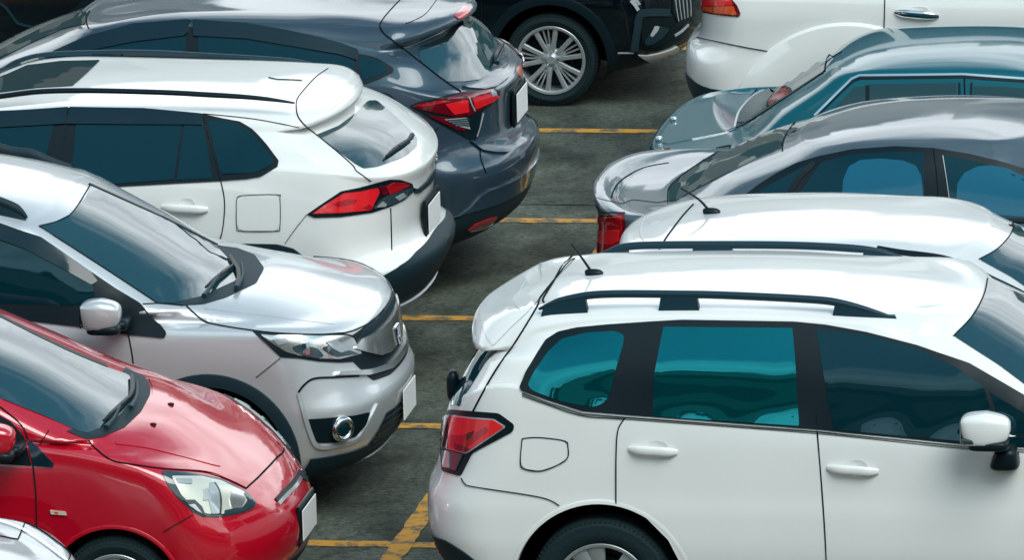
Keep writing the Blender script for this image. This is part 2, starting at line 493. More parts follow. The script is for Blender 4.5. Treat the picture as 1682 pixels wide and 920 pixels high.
        bmesh.ops.bevel(bm, geom=bm.edges[:], offset=.003, segments=2, affect='EDGES', profile=.5)
        return self.bmobj('licence_plate', bm, PLATEW, 30)
    def band(self, name, top, mat, off=.008, end=1, zlo=None, ymax=None, xlim=None, px=True, n=16, parent=None):
        """moulding wrapped round one end of the body, following its skin.
        top: upper edge as pixels on the near side (px) or a constant height; the edge is mirrored to the far side"""
        G = self.G; K, Mc, _ = G.shape; far = Mc-1 if end > 0 else 0
        if px:
            U = []
            for p in top:
                l, _n = self.hit(*camsrc(p)); d = (G[:, :, 0]-l.x)**2+(G[:, :, 1]-abs(l.y-self.y0))**2+(G[:, :, 2]-l.z)**2
                U.append((int(np.unravel_index(d.argmin(), d.shape)[1]), l.z))
            D = {}
            for j, z in U: D.setdefault(j, []).append(z)
            js = sorted(D); zs = [sum(D[j])/len(D[j]) for j in js]; zt = lambda j: float(np.interp(j, js, zs)); j0, j1 = js[0], js[-1]
        else:
            zt = lambda j: top; j0, j1 = 0, Mc-1
        cols = range(far, j0-1, -1) if end > 0 else range(0, j1+1)
        cols = [j for j in cols if (ymax is None or G[:, j, 1].max() <= ymax) and (xlim is None or (G[:, j, 0].mean() > xlim if end > 0 else G[:, j, 0].mean() < xlim))]
        side = {}
        for j in cols:
            z = G[:, j, 2]; k1 = next((k for k in range(1, K) if z[k] >= zt(j)), K-1); t1 = k1-1+(zt(j)-z[k1-1])/max(1e-6, z[k1]-z[k1-1])
            t0 = 0.
            if zlo is not None:
                k0 = next((k for k in range(1, K) if z[k] >= zlo), 1); t0 = k0-1+(zlo-z[k0-1])/max(1e-6, z[k0]-z[k0-1]); t0 = min(max(t0, 0), t1-.05)
            Q = []
            for t in np.linspace(t0, t1, n):
                k = min(int(t), K-2); Q.append(G[k, j]+(G[k+1, j]-G[k, j])*(t-k))
            side[j] = np.array(Q)
        seq = [(side[j], -1) for j in reversed(cols)]+[(side[j], 1) for j in cols[1:]] if cols[0] == far else [(side[j], -1) for j in cols]
        A = np.array([q*np.array([1, s, 1]) for q, s in seq])
        du = np.gradient(A, axis=0); dv = np.gradient(A, axis=1); N_ = np.cross(du, dv); N_ /= np.maximum(np.linalg.norm(N_, axis=2, keepdims=True), 1e-9)
        c_ = A.mean((0, 1))*np.array([0, 0, 1])+np.array([self.x0, 0, 0])
        if ((A-c_)*N_).sum() < 0: N_ = -N_
        bm = bmesh.new(); m, n_ = A.shape[:2]; X0 = np.array([self.x0, 0, 0])
        S = [[bm.verts.new(A[i, k]-X0+N_[i, k]*(-.006 if k_ in (0, n_+1) else off)) for k_, k in enumerate([0]+list(range(n_))+[n_-1])] for i in range(m)]
        for a, b in zip(S, S[1:]):
            for k in range(n_+1): bm.faces.new((a[k], b[k], b[k+1], a[k+1]))
        bmesh.ops.recalc_face_normals(bm, faces=bm.faces)
        return self.bmobj(name, bm, mat, 40, parent)
    def plate_at(self, zc, end=1, w=.34, h=.155, out=.012, tilt=0, frame=None):
        """plain white licence plate in the middle of one end, in a dark holder"""
        s = 1 if end > 0 else -1; xs = []
        for dy in (-w/2, 0, w/2):
            for dz in (-h/2, h/2):
                q = self.bvh.ray_cast(Vector((self.x0+s*6, self.y0+dy, zc+dz)), Vector((-s, 0, 0)))[0]
                if q is not None: xs.append(q.x*s)
        x = max(xs)*s+s*out-self.x0; R = Matrix.Rotation(tilt, 3, 'Y')
        if frame:
            bm = bmesh.new(); boxbm(bm, Vector((x-s*.012, 0, zc)), (.016, w+frame, h+frame), R); bmesh.ops.bevel(bm, geom=bm.edges[:], offset=.004, segments=2, affect='EDGES'); self.bmobj('plate_holder', bm, TRIM, 40)
        bm = bmesh.new(); boxbm(bm, Vector((x+s*.006, 0, zc)), (.006, w, h), R); bmesh.ops.bevel(bm, geom=bm.edges[:], offset=.0015, segments=2, affect='EDGES')
        return self.bmobj('licence_plate', bm, PLATEW, 40)
    def wheels(self, xs, zc, rt, wd=.20, rr=.205, yoff=.81, style='ten', steer=0):
        for x in xs:
            for s in (-1, 1):
                make_wheel(self, x-self.x0, s*yoff, zc, rt, wd, rr, s, style, steer if x == max(xs) else 0)
MIRR = {}
WCACHE = {}
def make_wheel(car, x, y, z, rt, wd, rr, s, style, steer):
    key = (rt, wd, rr, style)
    if key not in WCACHE:
        h = wd/2
        bm = bmesh.new()   # tyre: shoulder, sidewall bulge, bead
        prof = [(rr-.004, -h*.80), (rr+.012, -h*.90), (rr+.03, -h*.98), ((rr+rt)/2, -h*1.02), (rt-.035, -h*.96), (rt-.030, -h*.965), (rt-.026, -h*.95), (rt-.014, -h*.86), (rt-.003, -h*.70),
                (rt, -h*.45), (rt, -h*.40), (rt-.007, -h*.39), (rt-.007, -h*.33), (rt, -h*.32), (rt, -h*.06), (rt-.007, -h*.05), (rt-.007, h*.05), (rt, h*.06), (rt, h*.5), (rt-.014, h*.86), ((rr+rt)/2, h), (rr, h*.8)]
        lathe(bm, prof, 96)
        # shoulder grooves: small blocks round the tread edge
        for k in range(88):
            a = 2*pi*k/88; c = Vector((cos(a)*(rt-.012), -h*.80, sin(a)*(rt-.012)))
            boxbm(bm, c, (.012, .022, .009), Matrix.Rotation(-a, 3, 'Y'))
        bmesh.ops.recalc_face_normals(bm, faces=bm.faces)
        t = bpy.data.meshes.new('tyre'); bm.to_mesh(t); bm.free(); smooth(t, 35); t.materials.append(TYRE)
        bm = bmesh.new()   # rim: lip, barrel, spokes, hub, nuts
        lathe(bm, [(rr-.002, -h*.82), (rr+.006, -h*.92), (rr+.003, -h*.95), (rr-.010, -h*.93), (rr-.016, -h*.85), (rr-.022, -h*.4), (rr-.03, h*.7)], 72)
        def spoke(a, r0, r1, w0, w1, d0, d1, th=.022):
            m = Matrix.Rotation(-a, 4, 'Y'); vs = []
            for (r, w, d) in ((r0, w0, d0), ((r0+r1)/2, (w0+w1)/2*.9, (d0+d1)/2-.006), (r1, w1, d1)):
                vs.append([bm.verts.new(m @ Vector((r, yy, ww))) for yy, ww in ((d, -w*.32), (d, w*.32), (d+.007, w*.5), (d+th, w*.5), (d+th, -w*.5), (d+.007, -w*.5))])
            for p, q in zip(vs, vs[1:]):
                for i in range(6): bm.faces.new((p[i], p[(i+1) % 6], q[(i+1) % 6], q[i]))
            bm.faces.new(vs[0]); bm.faces.new(vs[-1])
        if style == 'ten':
            for g in range(5):
                a = 2*pi*g/5+pi/2+.16
                for o in (-.33, .33): spoke(a+o, .045, rr-.012, .030, .033, -h*.72, -h*.86)
                for o in (-.11, .11): spoke(a+o*.75, rr*.42, rr-.012, .013, .011, -h*.66, -h*.84)
                spoke(a, .05, rr*.48, .05, .028, -h*.70, -h*.68)
        else:
            for g in range(5):
                a = 2*pi*g/5+pi/2+.33
                for o in (-.20, .20): spoke(a+o*1.05, .04, rr-.010, .050, .085, -h*.62, -h*.86, .03)
        hub = [(.0005, -h*.80), (.024, -h*.80), (.028, -h*.76), (.05, -h*.70), (.068, -h*.60), (.072, -h*.3)]
        lathe(bm, hub, 32)
        for k in range(5):
            a = 2*pi*k/5+pi/2; lm = Matrix.Translation((cos(a)*.048, -h*.70, sin(a)*.048)) @ Matrix.Rotation(pi/2, 4, 'X')
            bmesh.ops.create_cone(bm, cap_ends=True, segments=6, radius1=.009, radius2=.008, depth=.03, matrix=lm)
        bmesh.ops.recalc_face_normals(bm, faces=bm.faces)
        r = bpy.data.meshes.new('rim'); bm.to_mesh(r); bm.free(); smooth(r, 30); r.materials.append(ALLOY)
        bm = bmesh.new()   # dark disc and drum behind the spokes
        lathe(bm, [(.001, -h*.02), (rr*.62, -h*.02), (rr*.66, h*.15), (rr*.66, h*.3), (rr-.03, h*.35), (rr-.03, h*.6), (.001, h*.6)], 48)
        bmesh.ops.recalc_face_normals(bm, faces=bm.faces)
        d = bpy.data.meshes.new('wheel'); bm.to_mesh(d); bm.free(); smooth(d, 30); d.materials.append(ALLOYD)
        WCACHE[key] = (d, t, r)
    d, t, r = WCACHE[key]
    w = link('wheel', d, car.e); w.location = (x, y, z); w.rotation_euler = (0, 0, (0 if s < 0 else pi)+steer)
    link('tyre', t, w); link('rim', r, w)
# ------------------------------------------------------------------ world and light
w = bpy.data.worlds.new('World'); scene.world = w; w.use_nodes = True
nt = w.node_tree; N, L = nt.nodes, nt.links
bg = N['Background']
SUN_EL, SUN_AZ = radians(52), radians(140)
sky = N.new('ShaderNodeTexSky'); sky.sky_type = 'NISHITA'; sky.sun_disc = False
sky.sun_elevation = SUN_EL; sky.sun_rotation = SUN_AZ; sky.air_density = 1.2; sky.dust_density = 2
def node(t, **k):
    n = N.new(t)
    for q, v in k.items(): setattr(n, q, v)
    return n
def wnoise(scale, detail, sc=(1, 1, 1), dist=0., vec=None):
    mp = node('ShaderNodeMapping'); mp.inputs['Scale'].default_value = sc; L.new(vec or tc.outputs['Generated'], mp.inputs[0])
    n = node('ShaderNodeTexNoise'); n.inputs['Scale'].default_value = scale; n.inputs['Detail'].default_value = detail; n.inputs['Distortion'].default_value = dist
    L.new(mp.outputs[0], n.inputs['Vector']); return n.outputs['Fac']
def wmath(op, a, b=None, c=None):
    n = node('ShaderNodeMath', operation=op)
    for i, v in enumerate((a, b, c)):
        if v is None: continue
        if isinstance(v, (int, float)): n.inputs[i].default_value = v
        else: L.new(v, n.inputs[i])
    return n.outputs[0]
def wrange(v, a, b, c=0., d=1., smooth_=True):
    n = node('ShaderNodeMapRange', interpolation_type='SMOOTHSTEP' if smooth_ else 'LINEAR'); L.new(v, n.inputs['Value'])
    for k, x in zip(('From Min', 'From Max', 'To Min', 'To Max'), (a, b, c, d)): n.inputs[k].default_value = x
    return n.outputs[0]
def wmix(f, a, b):
    n = node('ShaderNodeMix', data_type='RGBA'); L.new(f, n.inputs[0])
    for i, v in ((6, a), (7, b)):
        if isinstance(v, tuple): n.inputs[i].default_value = (*v, 1)
        else: L.new(v, n.inputs[i])
    return n.outputs[2]
tc = node('ShaderNodeTexCoord'); sep = node('ShaderNodeSeparateXYZ'); L.new(tc.outputs['Generated'], sep.inputs[0]); Z = sep.outputs['Z']
# bright bank of cloud low in the sky all round, thinning to blue overhead with some wisps
n1 = wnoise(3.2, 6, (1, 1, 2.2), .5)
zc = wmath('MULTIPLY_ADD', n1, .34, wmath('ADD', Z, -.17))
bank = wrange(zc, .60, .38)
wisp = wmath('MULTIPLY', wrange(wnoise(2.4, 7, (1, 1, 1.6), .6), .50, .72), .22)
shade = wrange(wnoise(5.5, 5, (1, 1, 3.0), .3), .3, .7, .72, 1.12)
# the cloud bank is brightest in the north, beyond the cars
side = wrange(sep.outputs['Y'], -.45, .35, .55, 1.0)
shade = wmath('MULTIPLY', shade, side)
white = node('ShaderNodeVectorMath', operation='SCALE'); white.inputs[0].default_value = (15.0, 16.1, 16.6); L.new(shade, white.inputs['Scale'])
tint = node('ShaderNodeMix', data_type='RGBA', blend_type='MULTIPLY'); tint.inputs[0].default_value = 1; tint.inputs[7].default_value = (.78, 1.08, 1.0, 1); L.new(sky.outputs[0], tint.inputs[6])
col = wmix(wmath('MAXIMUM', bank, wisp), tint.outputs[2], white.outputs[0])
# far skyline round the horizon: blocks of houses and trees
sn = node('ShaderNodeVectorMath', operation='SNAP'); L.new(tc.outputs['Generated'], sn.inputs[0]); sn.inputs[1].default_value = (.055, .055, 10)
h1 = wnoise(7, 2, (1, 1, 0), 0, sn.outputs[0]); h2 = wnoise(34, 3, (1, 1, .3))
edge = wmath('ADD', wmath('MULTIPLY_ADD', h1, .14, .145), wmath('MULTIPLY', h2, .03))
edge = wmath('ADD', edge, wrange(sep.outputs['Y'], -.15, -.55, 0., .11))
above = wrange(wmath('SUBTRACT', Z, edge), -.004, .004)
vo = node('ShaderNodeTexVoronoi'); vo.inputs['Scale'].default_value = 15; mp3 = node('ShaderNodeMapping'); mp3.inputs['Scale'].default_value = (1, 1, 1.7)
L.new(tc.outputs['Generated'], mp3.inputs[0]); L.new(mp3.outputs[0], vo.inputs['Vector'])
br = node('ShaderNodeValToRGB'); br.color_ramp.interpolation = 'CONSTANT'
br.color_ramp.elements[0].color = (.45, .72, .74, 1); br.color_ramp.elements[1].position = .80; br.color_ramp.elements[1].color = (3.5, 3.9, 3.8, 1)
for q, cc in ((.3, (1.3, 1.5, 1.45, 1)), (.6, (1.8, 2.05, 1.95, 1))): e = br.color_ramp.elements.new(q); e.color = cc
sx = node('ShaderNodeSeparateColor'); L.new(vo.outputs['Color'], sx.inputs[0]); L.new(sx.outputs[0], br.inputs[0])
zb = wmath('MULTIPLY_ADD', wnoise(5, 2, (1, 1, .2)), .05, Z)
bb = node('ShaderNodeValToRGB'); bb.color_ramp.interpolation = 'CONSTANT'; L.new(wrange(zb, 0., .42, smooth_=False), bb.inputs[0])
bb.color_ramp.elements[0].color = (.5, .6, .6, 1); bb.color_ramp.elements[1].position = .85; bb.color_ramp.elements[1].color = (.12, .2, .2, 1)
for q, cc in ((.22, (.10, .16, .17, 1)), (.36, (.7, .8, .7, 1)), (.42, (.10, .16, .17, 1)), (.55, (.6, .7, .6, 1)), (.66, (.12, .2, .2, 1)), (.74, (1.2, 1.3, 1.2, 1))): e = bb.color_ramp.elements.new(q); e.color = cc
low = wmix(wrange(sep.outputs['Y'], -.1, -.3), br.outputs[0], bb.outputs[0])
L.new(wmix(above, low, col), bg.inputs['Color']); bg.inputs['Strength'].default_value = .1
sun = bpy.data.lights.new('sun', 'SUN'); sun.energy = 1.5; sun.angle = radians(40); sun.color = (1, .99, .97)
so = bpy.data.objects.new('sun', sun); COL.objects.link(so)
# Nishita: rotation is measured clockwise from +Y when seen from above
sd = Vector((sin(SUN_AZ)*cos(SUN_EL), cos(SUN_AZ)*cos(SUN_EL), sin(SUN_EL)))
so.rotation_euler = sd.to_track_quat('Z', 'Y').to_euler()
vs = scene.view_settings; vs.view_transform = 'Standard'; vs.look = 'None'; vs.gamma = 1; vs.exposure = .53; vs.use_curve_mapping = False

# ------------------------------------------------------------------ ground
def ground_mat():
    m, nt, b = newmat('weathered_concrete'); N, L = nt.nodes, nt.links
    tc = N.new('ShaderNodeTexCoord')
    def noise(s, d, r=.6, sc=(1, 1, 1)):
        mp = N.new('ShaderNodeMapping'); mp.inputs['Scale'].default_value = sc; L.new(tc.outputs['Object'], mp.inputs[0])
        n = N.new('ShaderNodeTexNoise'); n.inputs['Scale'].default_value = s; n.inputs['Detail'].default_value = d; n.inputs['Roughness'].default_value = r
        L.new(mp.outputs[0], n.inputs['Vector']); return n.outputs['Fac']
    def ramp(f, a, b_, pa=.3, pb=.7):
        c = N.new('ShaderNodeValToRGB'); c.color_ramp.elements[0].position = pa; c.color_ramp.elements[1].position = pb
        c.color_ramp.elements[0].color = (*a, 1); c.color_ramp.elements[1].color = (*b_, 1); L.new(f, c.inputs[0]); return c.outputs[0]
    def mixc(a, b_, f, mode='MIX'):
        x = N.new('ShaderNodeMix'); x.data_type = 'RGBA'; x.blend_type = mode
        if isinstance(f, float): x.inputs[0].default_value = f
        else: L.new(f, x.inputs[0])
        L.new(a, x.inputs[6]); L.new(b_, x.inputs[7]); return x.outputs[2]
    big = ramp(noise(.55, 4, .6), (.060, .075, .068), (.134, .144, .127))
    pat = ramp(noise(2.6, 6, .65, (1, .7, 1)), (.45, .46, .45), (1.2, 1.22, 1.17), .33, .68)
    c = mixc(big, pat, 1.0, 'MULTIPLY')
    grit = ramp(noise(42, 4, .75, (.6, 1, 1)), (.35, .36, .36), (1.7, 1.68, 1.6), .32, .68)
    c = mixc(c, grit, 1.0, 'MULTIPLY')
    fine = ramp(noise(170, 2, .8), (.5, .5, .5), (1.55, 1.55, 1.5), .3, .7); c = mixc(c, fine, 1.0, 'MULTIPLY')
    st_ = ramp(noise(1.3, 3, .5), (.45, .47, .47), (1, 1, 1), .34, .46); c = mixc(c, st_, .8, 'MULTIPLY')
    vo = N.new('ShaderNodeTexVoronoi'); vo.feature = 'DISTANCE_TO_EDGE'; vo.inputs['Scale'].default_value = .55
    ad = N.new('ShaderNodeVectorMath'); ad.operation = 'MULTIPLY_ADD'; L.new(tc.outputs['Object'], ad.inputs[0]); ad.inputs[1].default_value = (1, 1, 1)
    nv = N.new('ShaderNodeTexNoise'); nv.inputs['Scale'].default_value = 2.5; nv.inputs['Detail'].default_value = 5; L.new(tc.outputs['Object'], nv.inputs['Vector']); L.new(nv.outputs['Color'], ad.inputs[2])
    L.new(ad.outputs[0], vo.inputs['Vector']); ck = ramp(vo.outputs['Distance'], (.25, .25, .25), (1, 1, 1), .004, .016); c = mixc(c, ck, .35, 'MULTIPLY')
    L.new(c, b.inputs['Base Color']); b.inputs['Roughness'].default_value = .9; b.inputs['Specular IOR Level'].default_value = .25
    bp = N.new('ShaderNodeBump'); bp.inputs['Strength'].default_value = .7; bp.inputs['Distance'].default_value = .012
    L.new(noise(60, 5, .8), bp.inputs['Height']); L.new(bp.outputs['Normal'], b.inputs['Normal'])
    return m
GROUND = ground_mat()
bm = bmesh.new(); bmesh.ops.create_grid(bm, x_segments=2, y_segments=2, size=600); me = bpy.data.meshes.new('ground'); bm.to_mesh(me); bm.free()
tag(link('ground', me, None, [GROUND]), kind='structure')
def line_mat():
    m, nt, b = newmat('worn_yellow_paint'); N, L = nt.nodes, nt.links
    tc = N.new('ShaderNodeTexCoord')
    n = N.new('ShaderNodeTexNoise'); n.inputs['Scale'].default_value = 7; n.inputs['Detail'].default_value = 9; n.inputs['Roughness'].default_value = .72
    L.new(tc.outputs['Object'], n.inputs['Vector'])
    r = N.new('ShaderNodeValToRGB'); r.color_ramp.elements[0].position = .42; r.color_ramp.elements[1].position = .52; L.new(n.outputs['Fac'], r.inputs[0])
    x = N.new('ShaderNodeMix'); x.data_type = 'RGBA'; x.inputs[6].default_value = (.12, .105, .07, 1); x.inputs[7].default_value = (.56, .27, .035, 1)
    L.new(r.outputs[0], x.inputs[0]); L.new(x.outputs[2], b.inputs['Base Color']); b.inputs['Roughness'].default_value = .8
    return m
YEL = line_mat()
def strip(name, x0, x1, y0, y1, z, mat, jag=.006, seed=0):
    rnd = random.Random(seed); bm = bmesh.new(); lx = abs(x1-x0) > abs(y1-y0); n = int(max(abs(x1-x0), abs(y1-y0))/.08)
    A, B = [], []
    for k in range(n+1):
        t = k/n; j1, j2 = rnd.uniform(-jag, jag), rnd.uniform(-jag, jag)
        if lx: A.append(bm.verts.new((x0+(x1-x0)*t, y0+j1, z))); B.append(bm.verts.new((x0+(x1-x0)*t, y1+j2, z)))
        else: A.append(bm.verts.new((x0+j1, y0+(y1-y0)*t, z))); B.append(bm.verts.new((x1+j2, y0+(y1-y0)*t, z)))
    for k in range(n): bm.faces.new((A[k], A[k+1], B[k+1], B[k]))
    bmesh.ops.recalc_face_normals(bm, faces=bm.faces)
    me = bpy.data.meshes.new(name); bm.to_mesh(me); bm.free(); o = link(name, me, None, [mat]); tag(o, kind='structure'); return o
P_ = 2.413
for i, n in enumerate(range(-2, 7)): strip('parking_line', -5.2, 5.3, n*P_-.055, n*P_+.055, .004, YEL, seed=i)
strip('parking_line', -.02, .085, -12, 22, .008, YEL, seed=50)
strip('ground_joint', -5.5, 5.5, 3.17*P_, 3.17*P_+.012, .004, GAP, .006, 3)
# ------------------------------------------------------------------ cars
CAP = (.34, 2.7, .06)
G = 'cars parked in two facing rows'
def forester():
    c = Car('parked_car', 'large white estate car in the foreground with black roof rails and teal windows', 'car', 2.7, -1.2, G)
    rows = [
     (.70, .28, 4.80, .26, .74), (.53, .36, 4.98, .32, .86), (.46, .48, 5.04, .46, .888), (.43, .60, 5.05, .60, .90), (.435, .73, 5.05, .72, .90),
     (.47, .80, 5.03, .80, .893, {'cl': (.32, 2.7, .06)}), (.505, .93, 5.02, .86, .888), (.53, 1.06, 5.0, .88, .878, {'s': [(1.0, 1.08), (4.2, 1.0)]}),
     (.555, 1.13, 4.95, .90, .858, {'s': [(.9, 1.32), (1.46, 1.225), (2.4, 1.165), (3.4, 1.10), (4.0, 1.06), (4.7, .96)]}),
     (.565, 1.15, 4.5, 1.0, [(.5, .85), (3.5, .85), (3.9, .74), (4.6, .70)], {'s': [(.9, 1.335), (1.46, 1.24), (2.4, 1.18), (3.4, 1.115)]}),
     (.575, 1.17, 3.98, 1.10, .842, {'s': [(.95, 1.35), (1.46, 1.255), (2.4, 1.195), (3.4, 1.13)], 'cr': (.42, 2.2, .04), 'cl': (.30, 2.6, .06)}),
     (.68, 1.34, 3.60, 1.34, .800, {'s': [(1.0, 1.45), (2.0, 1.42), (3.1, 1.34)], 'cr': (.38, 2.2, .05), 'cl': (.28, 2.6, .06)}),
     (.80, 1.465, 3.16, 1.585, .69, {'s': [(.88, 1.45), (1.08, 1.545), (1.4, 1.60), (2.0, 1.615), (2.6, 1.59), (3.0, 1.535)], 'cr': (.20, 2.3, .06), 'cl': (.10, 3.5, .06)}),
     (.655, 1.475, 3.13, 1.60, .675, {'s': [(.76, 1.445), (.86, 1.47), (1.08, 1.58), (1.4, 1.622), (2.0, 1.635), (2.6, 1.61), (2.98, 1.55)], 'cr': (.18, 2.3, .06), 'cl': (.07, 4.5, .10)}),
     (.665, 1.515, 3.10, 1.61, .635, {'s': [(.80, 1.50), (.9, 1.54), (1.12, 1.62), (2.0, 1.65), (2.6, 1.625)], 'cr': (.16, 2.3, .06), 'cl': (.08, 3.6, .10)}),
     (.86, 1.595, 2.9, 1.64, .48, {'s': [(1.1, 1.645), (2.0, 1.672)], 'cr': (.2, 2.3, .06), 'cl': (.2, 2.4, .05)}),
     (1.15, 1.665, 2.7, 1.67, .25, {'s': [(2.0, 1.69)]}), (1.3, 1.675, 2.6, 1.675, .0, {'s': [(2.0, 1.695)]})]
    c.body(rows, WHITE, CAP, CAP, [(1.365, .35, .425), (4.01, .35, .425)])
    c.wheels((1.365, 4.01), .345, .345, .225, .225, .78, 'five')
    A = WHITE
    # doors and fixed panels
    d = c.patch('door', [(1027, 687), (1342, 708), (1356, 915), (1358, 1058), (1150, 1052), (1140, 1000), (1122, 935), (1098, 888), (1060, 850), (1013, 828), (1013, 711)], A, .003, 4, 12, sym=True, rim=GAP)
    d2 = c.patch('door', [(1344, 709), (1640, 733), (1775, 744), (1795, 900), (1785, 1078), (1362, 1060), (1358, 915)], A, .003, 4, 12, sym=True, rim=GAP)
    c.patch('fuel_lid', [(858, 721), (883, 719), (927, 724.5), (933, 735), (932, 753), (914, 765), (887, 774), (860, 770), (855, 758)], A, .003, 7, 10, rim=GAP)
    c.seam([(858, 721), (883, 719), (927, 724.5), (933, 735), (932, 753), (914, 765), (887, 774), (860, 770), (855, 758), (858, 721)], .007)
    c.seam([(944, 425), (932, 434), (915, 455), (888, 489), (882, 505), (853, 553), (814, 610), (790, 652), (777, 677)], .012, sym=True)
    c.seam([(758, 786), (764, 795), (779, 800), (887, 817), (919, 831)], .005, sym=True)
    c.seam([(1027, 687), (1015, 708), (1012, 760), (1012, 828)], .009, sym=True); c.seam([(1342, 708), (1350, 800), (1357, 915), (1359, 1050)], .009, sym=True)
    # glass house
    c.patch('window_frame', [(853, 637), (864, 610), (897, 559), (917, 546), (947, 539), (998, 534), (1069, 529), (1120, 526), (1305, 529), (1356, 534), (1423, 546), (1507, 568), (1592, 598), (1682, 650), (1800, 738), (1700, 737), (1588, 731), (1340, 706), (1028, 682), (957, 676), (900, 658), (858, 643)], TRIM, 0.0075, 3, 12, sym=True)
    c.patch('window', [(878, 610), (900, 580), (924, 558), (964, 548), (1010, 545), (1026, 552), (1024, 566), (1011, 610), (1001, 650), (992, 664), (974, 669), (924, 660), (872, 641), (867, 632)], GLT, 0.0100, 6, 9, sym=True)
    c.patch('window', [(1090, 538), (1302, 540), (1307, 600), (1313, 700), (1073, 684), (1074, 620)], GLT, 0.0100, 3, 9, sym=True)
    c.patch('window', [(1341, 541), (1423, 551), (1507, 574), (1568, 603), (1616, 636), (1630, 680), (1640, 731), (1370, 706), (1352, 610)], GL, 0.0100, 3, 9, sym=True)
    c.patch('window', [(1626, 645), (1690, 684), (1765, 735), (1648, 731), (1638, 680)], GL, 0.0100, 2, 9, sym=True)
    c.seam([(1322, 533), (1334, 610), (1343, 706)], .006, .007, sym=True)
    c.line('window_trim', [(858, 646), (900, 662), (957, 680), (1028, 686), (1340, 709.5), (1588, 734.5), (1790, 744)], CHROME, .007, .006, sym=True, curve=False)
    c.seam([(858, 650), (900, 665), (957, 683), (1028, 689), (1340, 712.5), (1588, 737.5), (1790, 747)], .004, .006, sym=True)
    ws = c.patch('windscreen', [(1620, 462), (1612, 490), (1595, 520), (1567, 553), (1640, 600), (1720, 660), (1800, 730), (1860, 735), (1905, 700), (1925, 650), (1915, 618), (1820, 555), (1720, 500)], GLS, .004, 4, 12)
    c.seam([(1622, 458), (1616, 485), (1598, 518), (1566, 553)], .010)
    # spoiler skin with its crease
    c.patch('spoiler', [(942, 428), (915, 455), (888, 489), (866, 514), (838, 540), (810, 569), (800, 555), (790, 530), (787, 512), (800, 480), (826, 452), (855, 436), (900, 431)], A, .003, 3, 10, rim=GAP)
    c.line('spoiler_crease', [(897, 440), (868, 458), (853, 480), (847, 500), (853, 508)], SILP, .004, .0045)
    # tail lamp
    t = c.patch('taillight', [(740, 673), (819, 679), (845, 698), (843, 709), (776, 745), (757, 783), (727, 775), (722, 711), (725, 684)], TRIM, .006, 5, 6, sym=True)
    c.patch('lens', [(744, 682), (770, 685), (812, 688), (832, 701), (769, 746), (745, 740), (727, 735), (725, 698), (730, 684)], CLEARL, .012, 3, 6, parent=t, sym=True)
    c.patch('lens', [(741, 684), (770, 687), (812, 690), (829, 701), (768, 744), (741, 738)], REDB, .015, 3, 6, parent=t, sym=True)
    c.patch('lens', [(729, 686), (740, 685), (740, 738), (729, 733), (726, 700)], REDD, .0145, 2, 6, parent=t, sym=True)
    c.patch('lens', [(744, 716), (780, 714), (800, 700), (806, 706), (768, 738), (745, 735)], REDL, .0165, 2, 6, parent=t, sym=True)
    c.patch('lens', [(752, 728), (766, 732), (775, 738), (768, 743), (752, 739)], REDD, .018, 1, 6, parent=t, sym=True)
    c.patch('lens', [(769, 713), (783, 707), (778, 718), (770, 724)], REDD, .0178, 1, 6, parent=t, sym=True)
    c.patch('lens', [(729, 740), (741, 742), (741, 770), (731, 768)], CLEARL, .0145, 1, 6, parent=t, sym=True)
    c.patch('lens', [(744, 742), (763, 748), (752, 774), (744, 772)], SMOKE, .0145, 1, 6, parent=t, sym=True)
    # lower bumper
    b = c.band('bumper_trim', [(686.5, 864), (695, 876), (710, 881), (728, 886), (745, 896), (762, 909), (785, 925), (810, 942)], PLAST, .008, end=-1)
    c.patch('reflector', [(705, 896), (725, 903), (723.5, 911), (708, 906.5)], REDL, .014, 1, 6, sym=True)
    c.patch('tailgate_window', [(c.y0+y, z) for y, z in [(-.71, 1.19), (-.5, 1.15), (.5, 1.15), (.71, 1.19), (.665, 1.36), (.63, 1.44), (-.63, 1.44), (-.665, 1.36)]], GL, .004, .02, .05, src=c.src_yz)
    bm = bmesh.new(); superq(bm, (.585-2.7, -.34, 1.20), (.030, .045, .075), .7); c.bmobj('rear_wiper', bm, TRIM)
    # handles
    for dd, (x0, y0, x1, y1) in ((d, (1033, 738, 1113, 743)), (d2, (1359, 769, 1443, 775))):
        c.patch('handle_recess', [((x0+x1)/2-14, (y0+y1)/2-5), ((x0+x1)/2-8, (y0+y1)/2-14), ((x0+x1)/2+6, (y0+y1)/2-17), ((x0+x1)/2+20, (y0+y1)/2-13), ((x0+x1)/2+26, (y0+y1)/2-4), ((x0+x1)/2+22, (y0+y1)/2+10), ((x0+x1)/2, (y0+y1)/2+13)], WHITE, .004, 5, 6, parent=dd, sym=True, bowl=.55)
        handle(c, dd, x0, y0, x1, y1, A, 7)
    # roof rails
    for Y, path, feet in ((-1.81, [(885, 504), (905, 496), (930, 488), (990, 479.5), (1113, 479.5), (1200, 481.5), (1330, 488), (1380, 494), (1430, 507), (1482, 524)], ((893, 962), (1086, 1145), (1372, 1470))),
                          (-.53, [(965, 424), (1000, 410), (1020, 403), (1060, 399), (1170, 398), (1300, 399), (1400, 404), (1450, 411), (1530, 436)], ((975, 1030), (1140, 1200), (1420, 1500)))):
        P = [at(x, y+4, Y) for x, y in path]
        rail = c.tube('roof_rail', P, [.006, .016, .02, .02, .02, .02, .02, .016, .006], PLASTL, n=10, flat=.95)
        for f0, f1 in feet:
            rail_foot(c, Y, path, f0, f1, rail)
    for X in (1.365, 4.01): arch_trim(c, (X, .35), .422, .447, WHITE, k_=.35)
    antenna(c, (976, 451), (938, 400), -1.2)
    mirror(c, (1620, 706), -2.22, (.115, .085, .082), WHITE, base=(1652, 752), split=True, lamp=True)
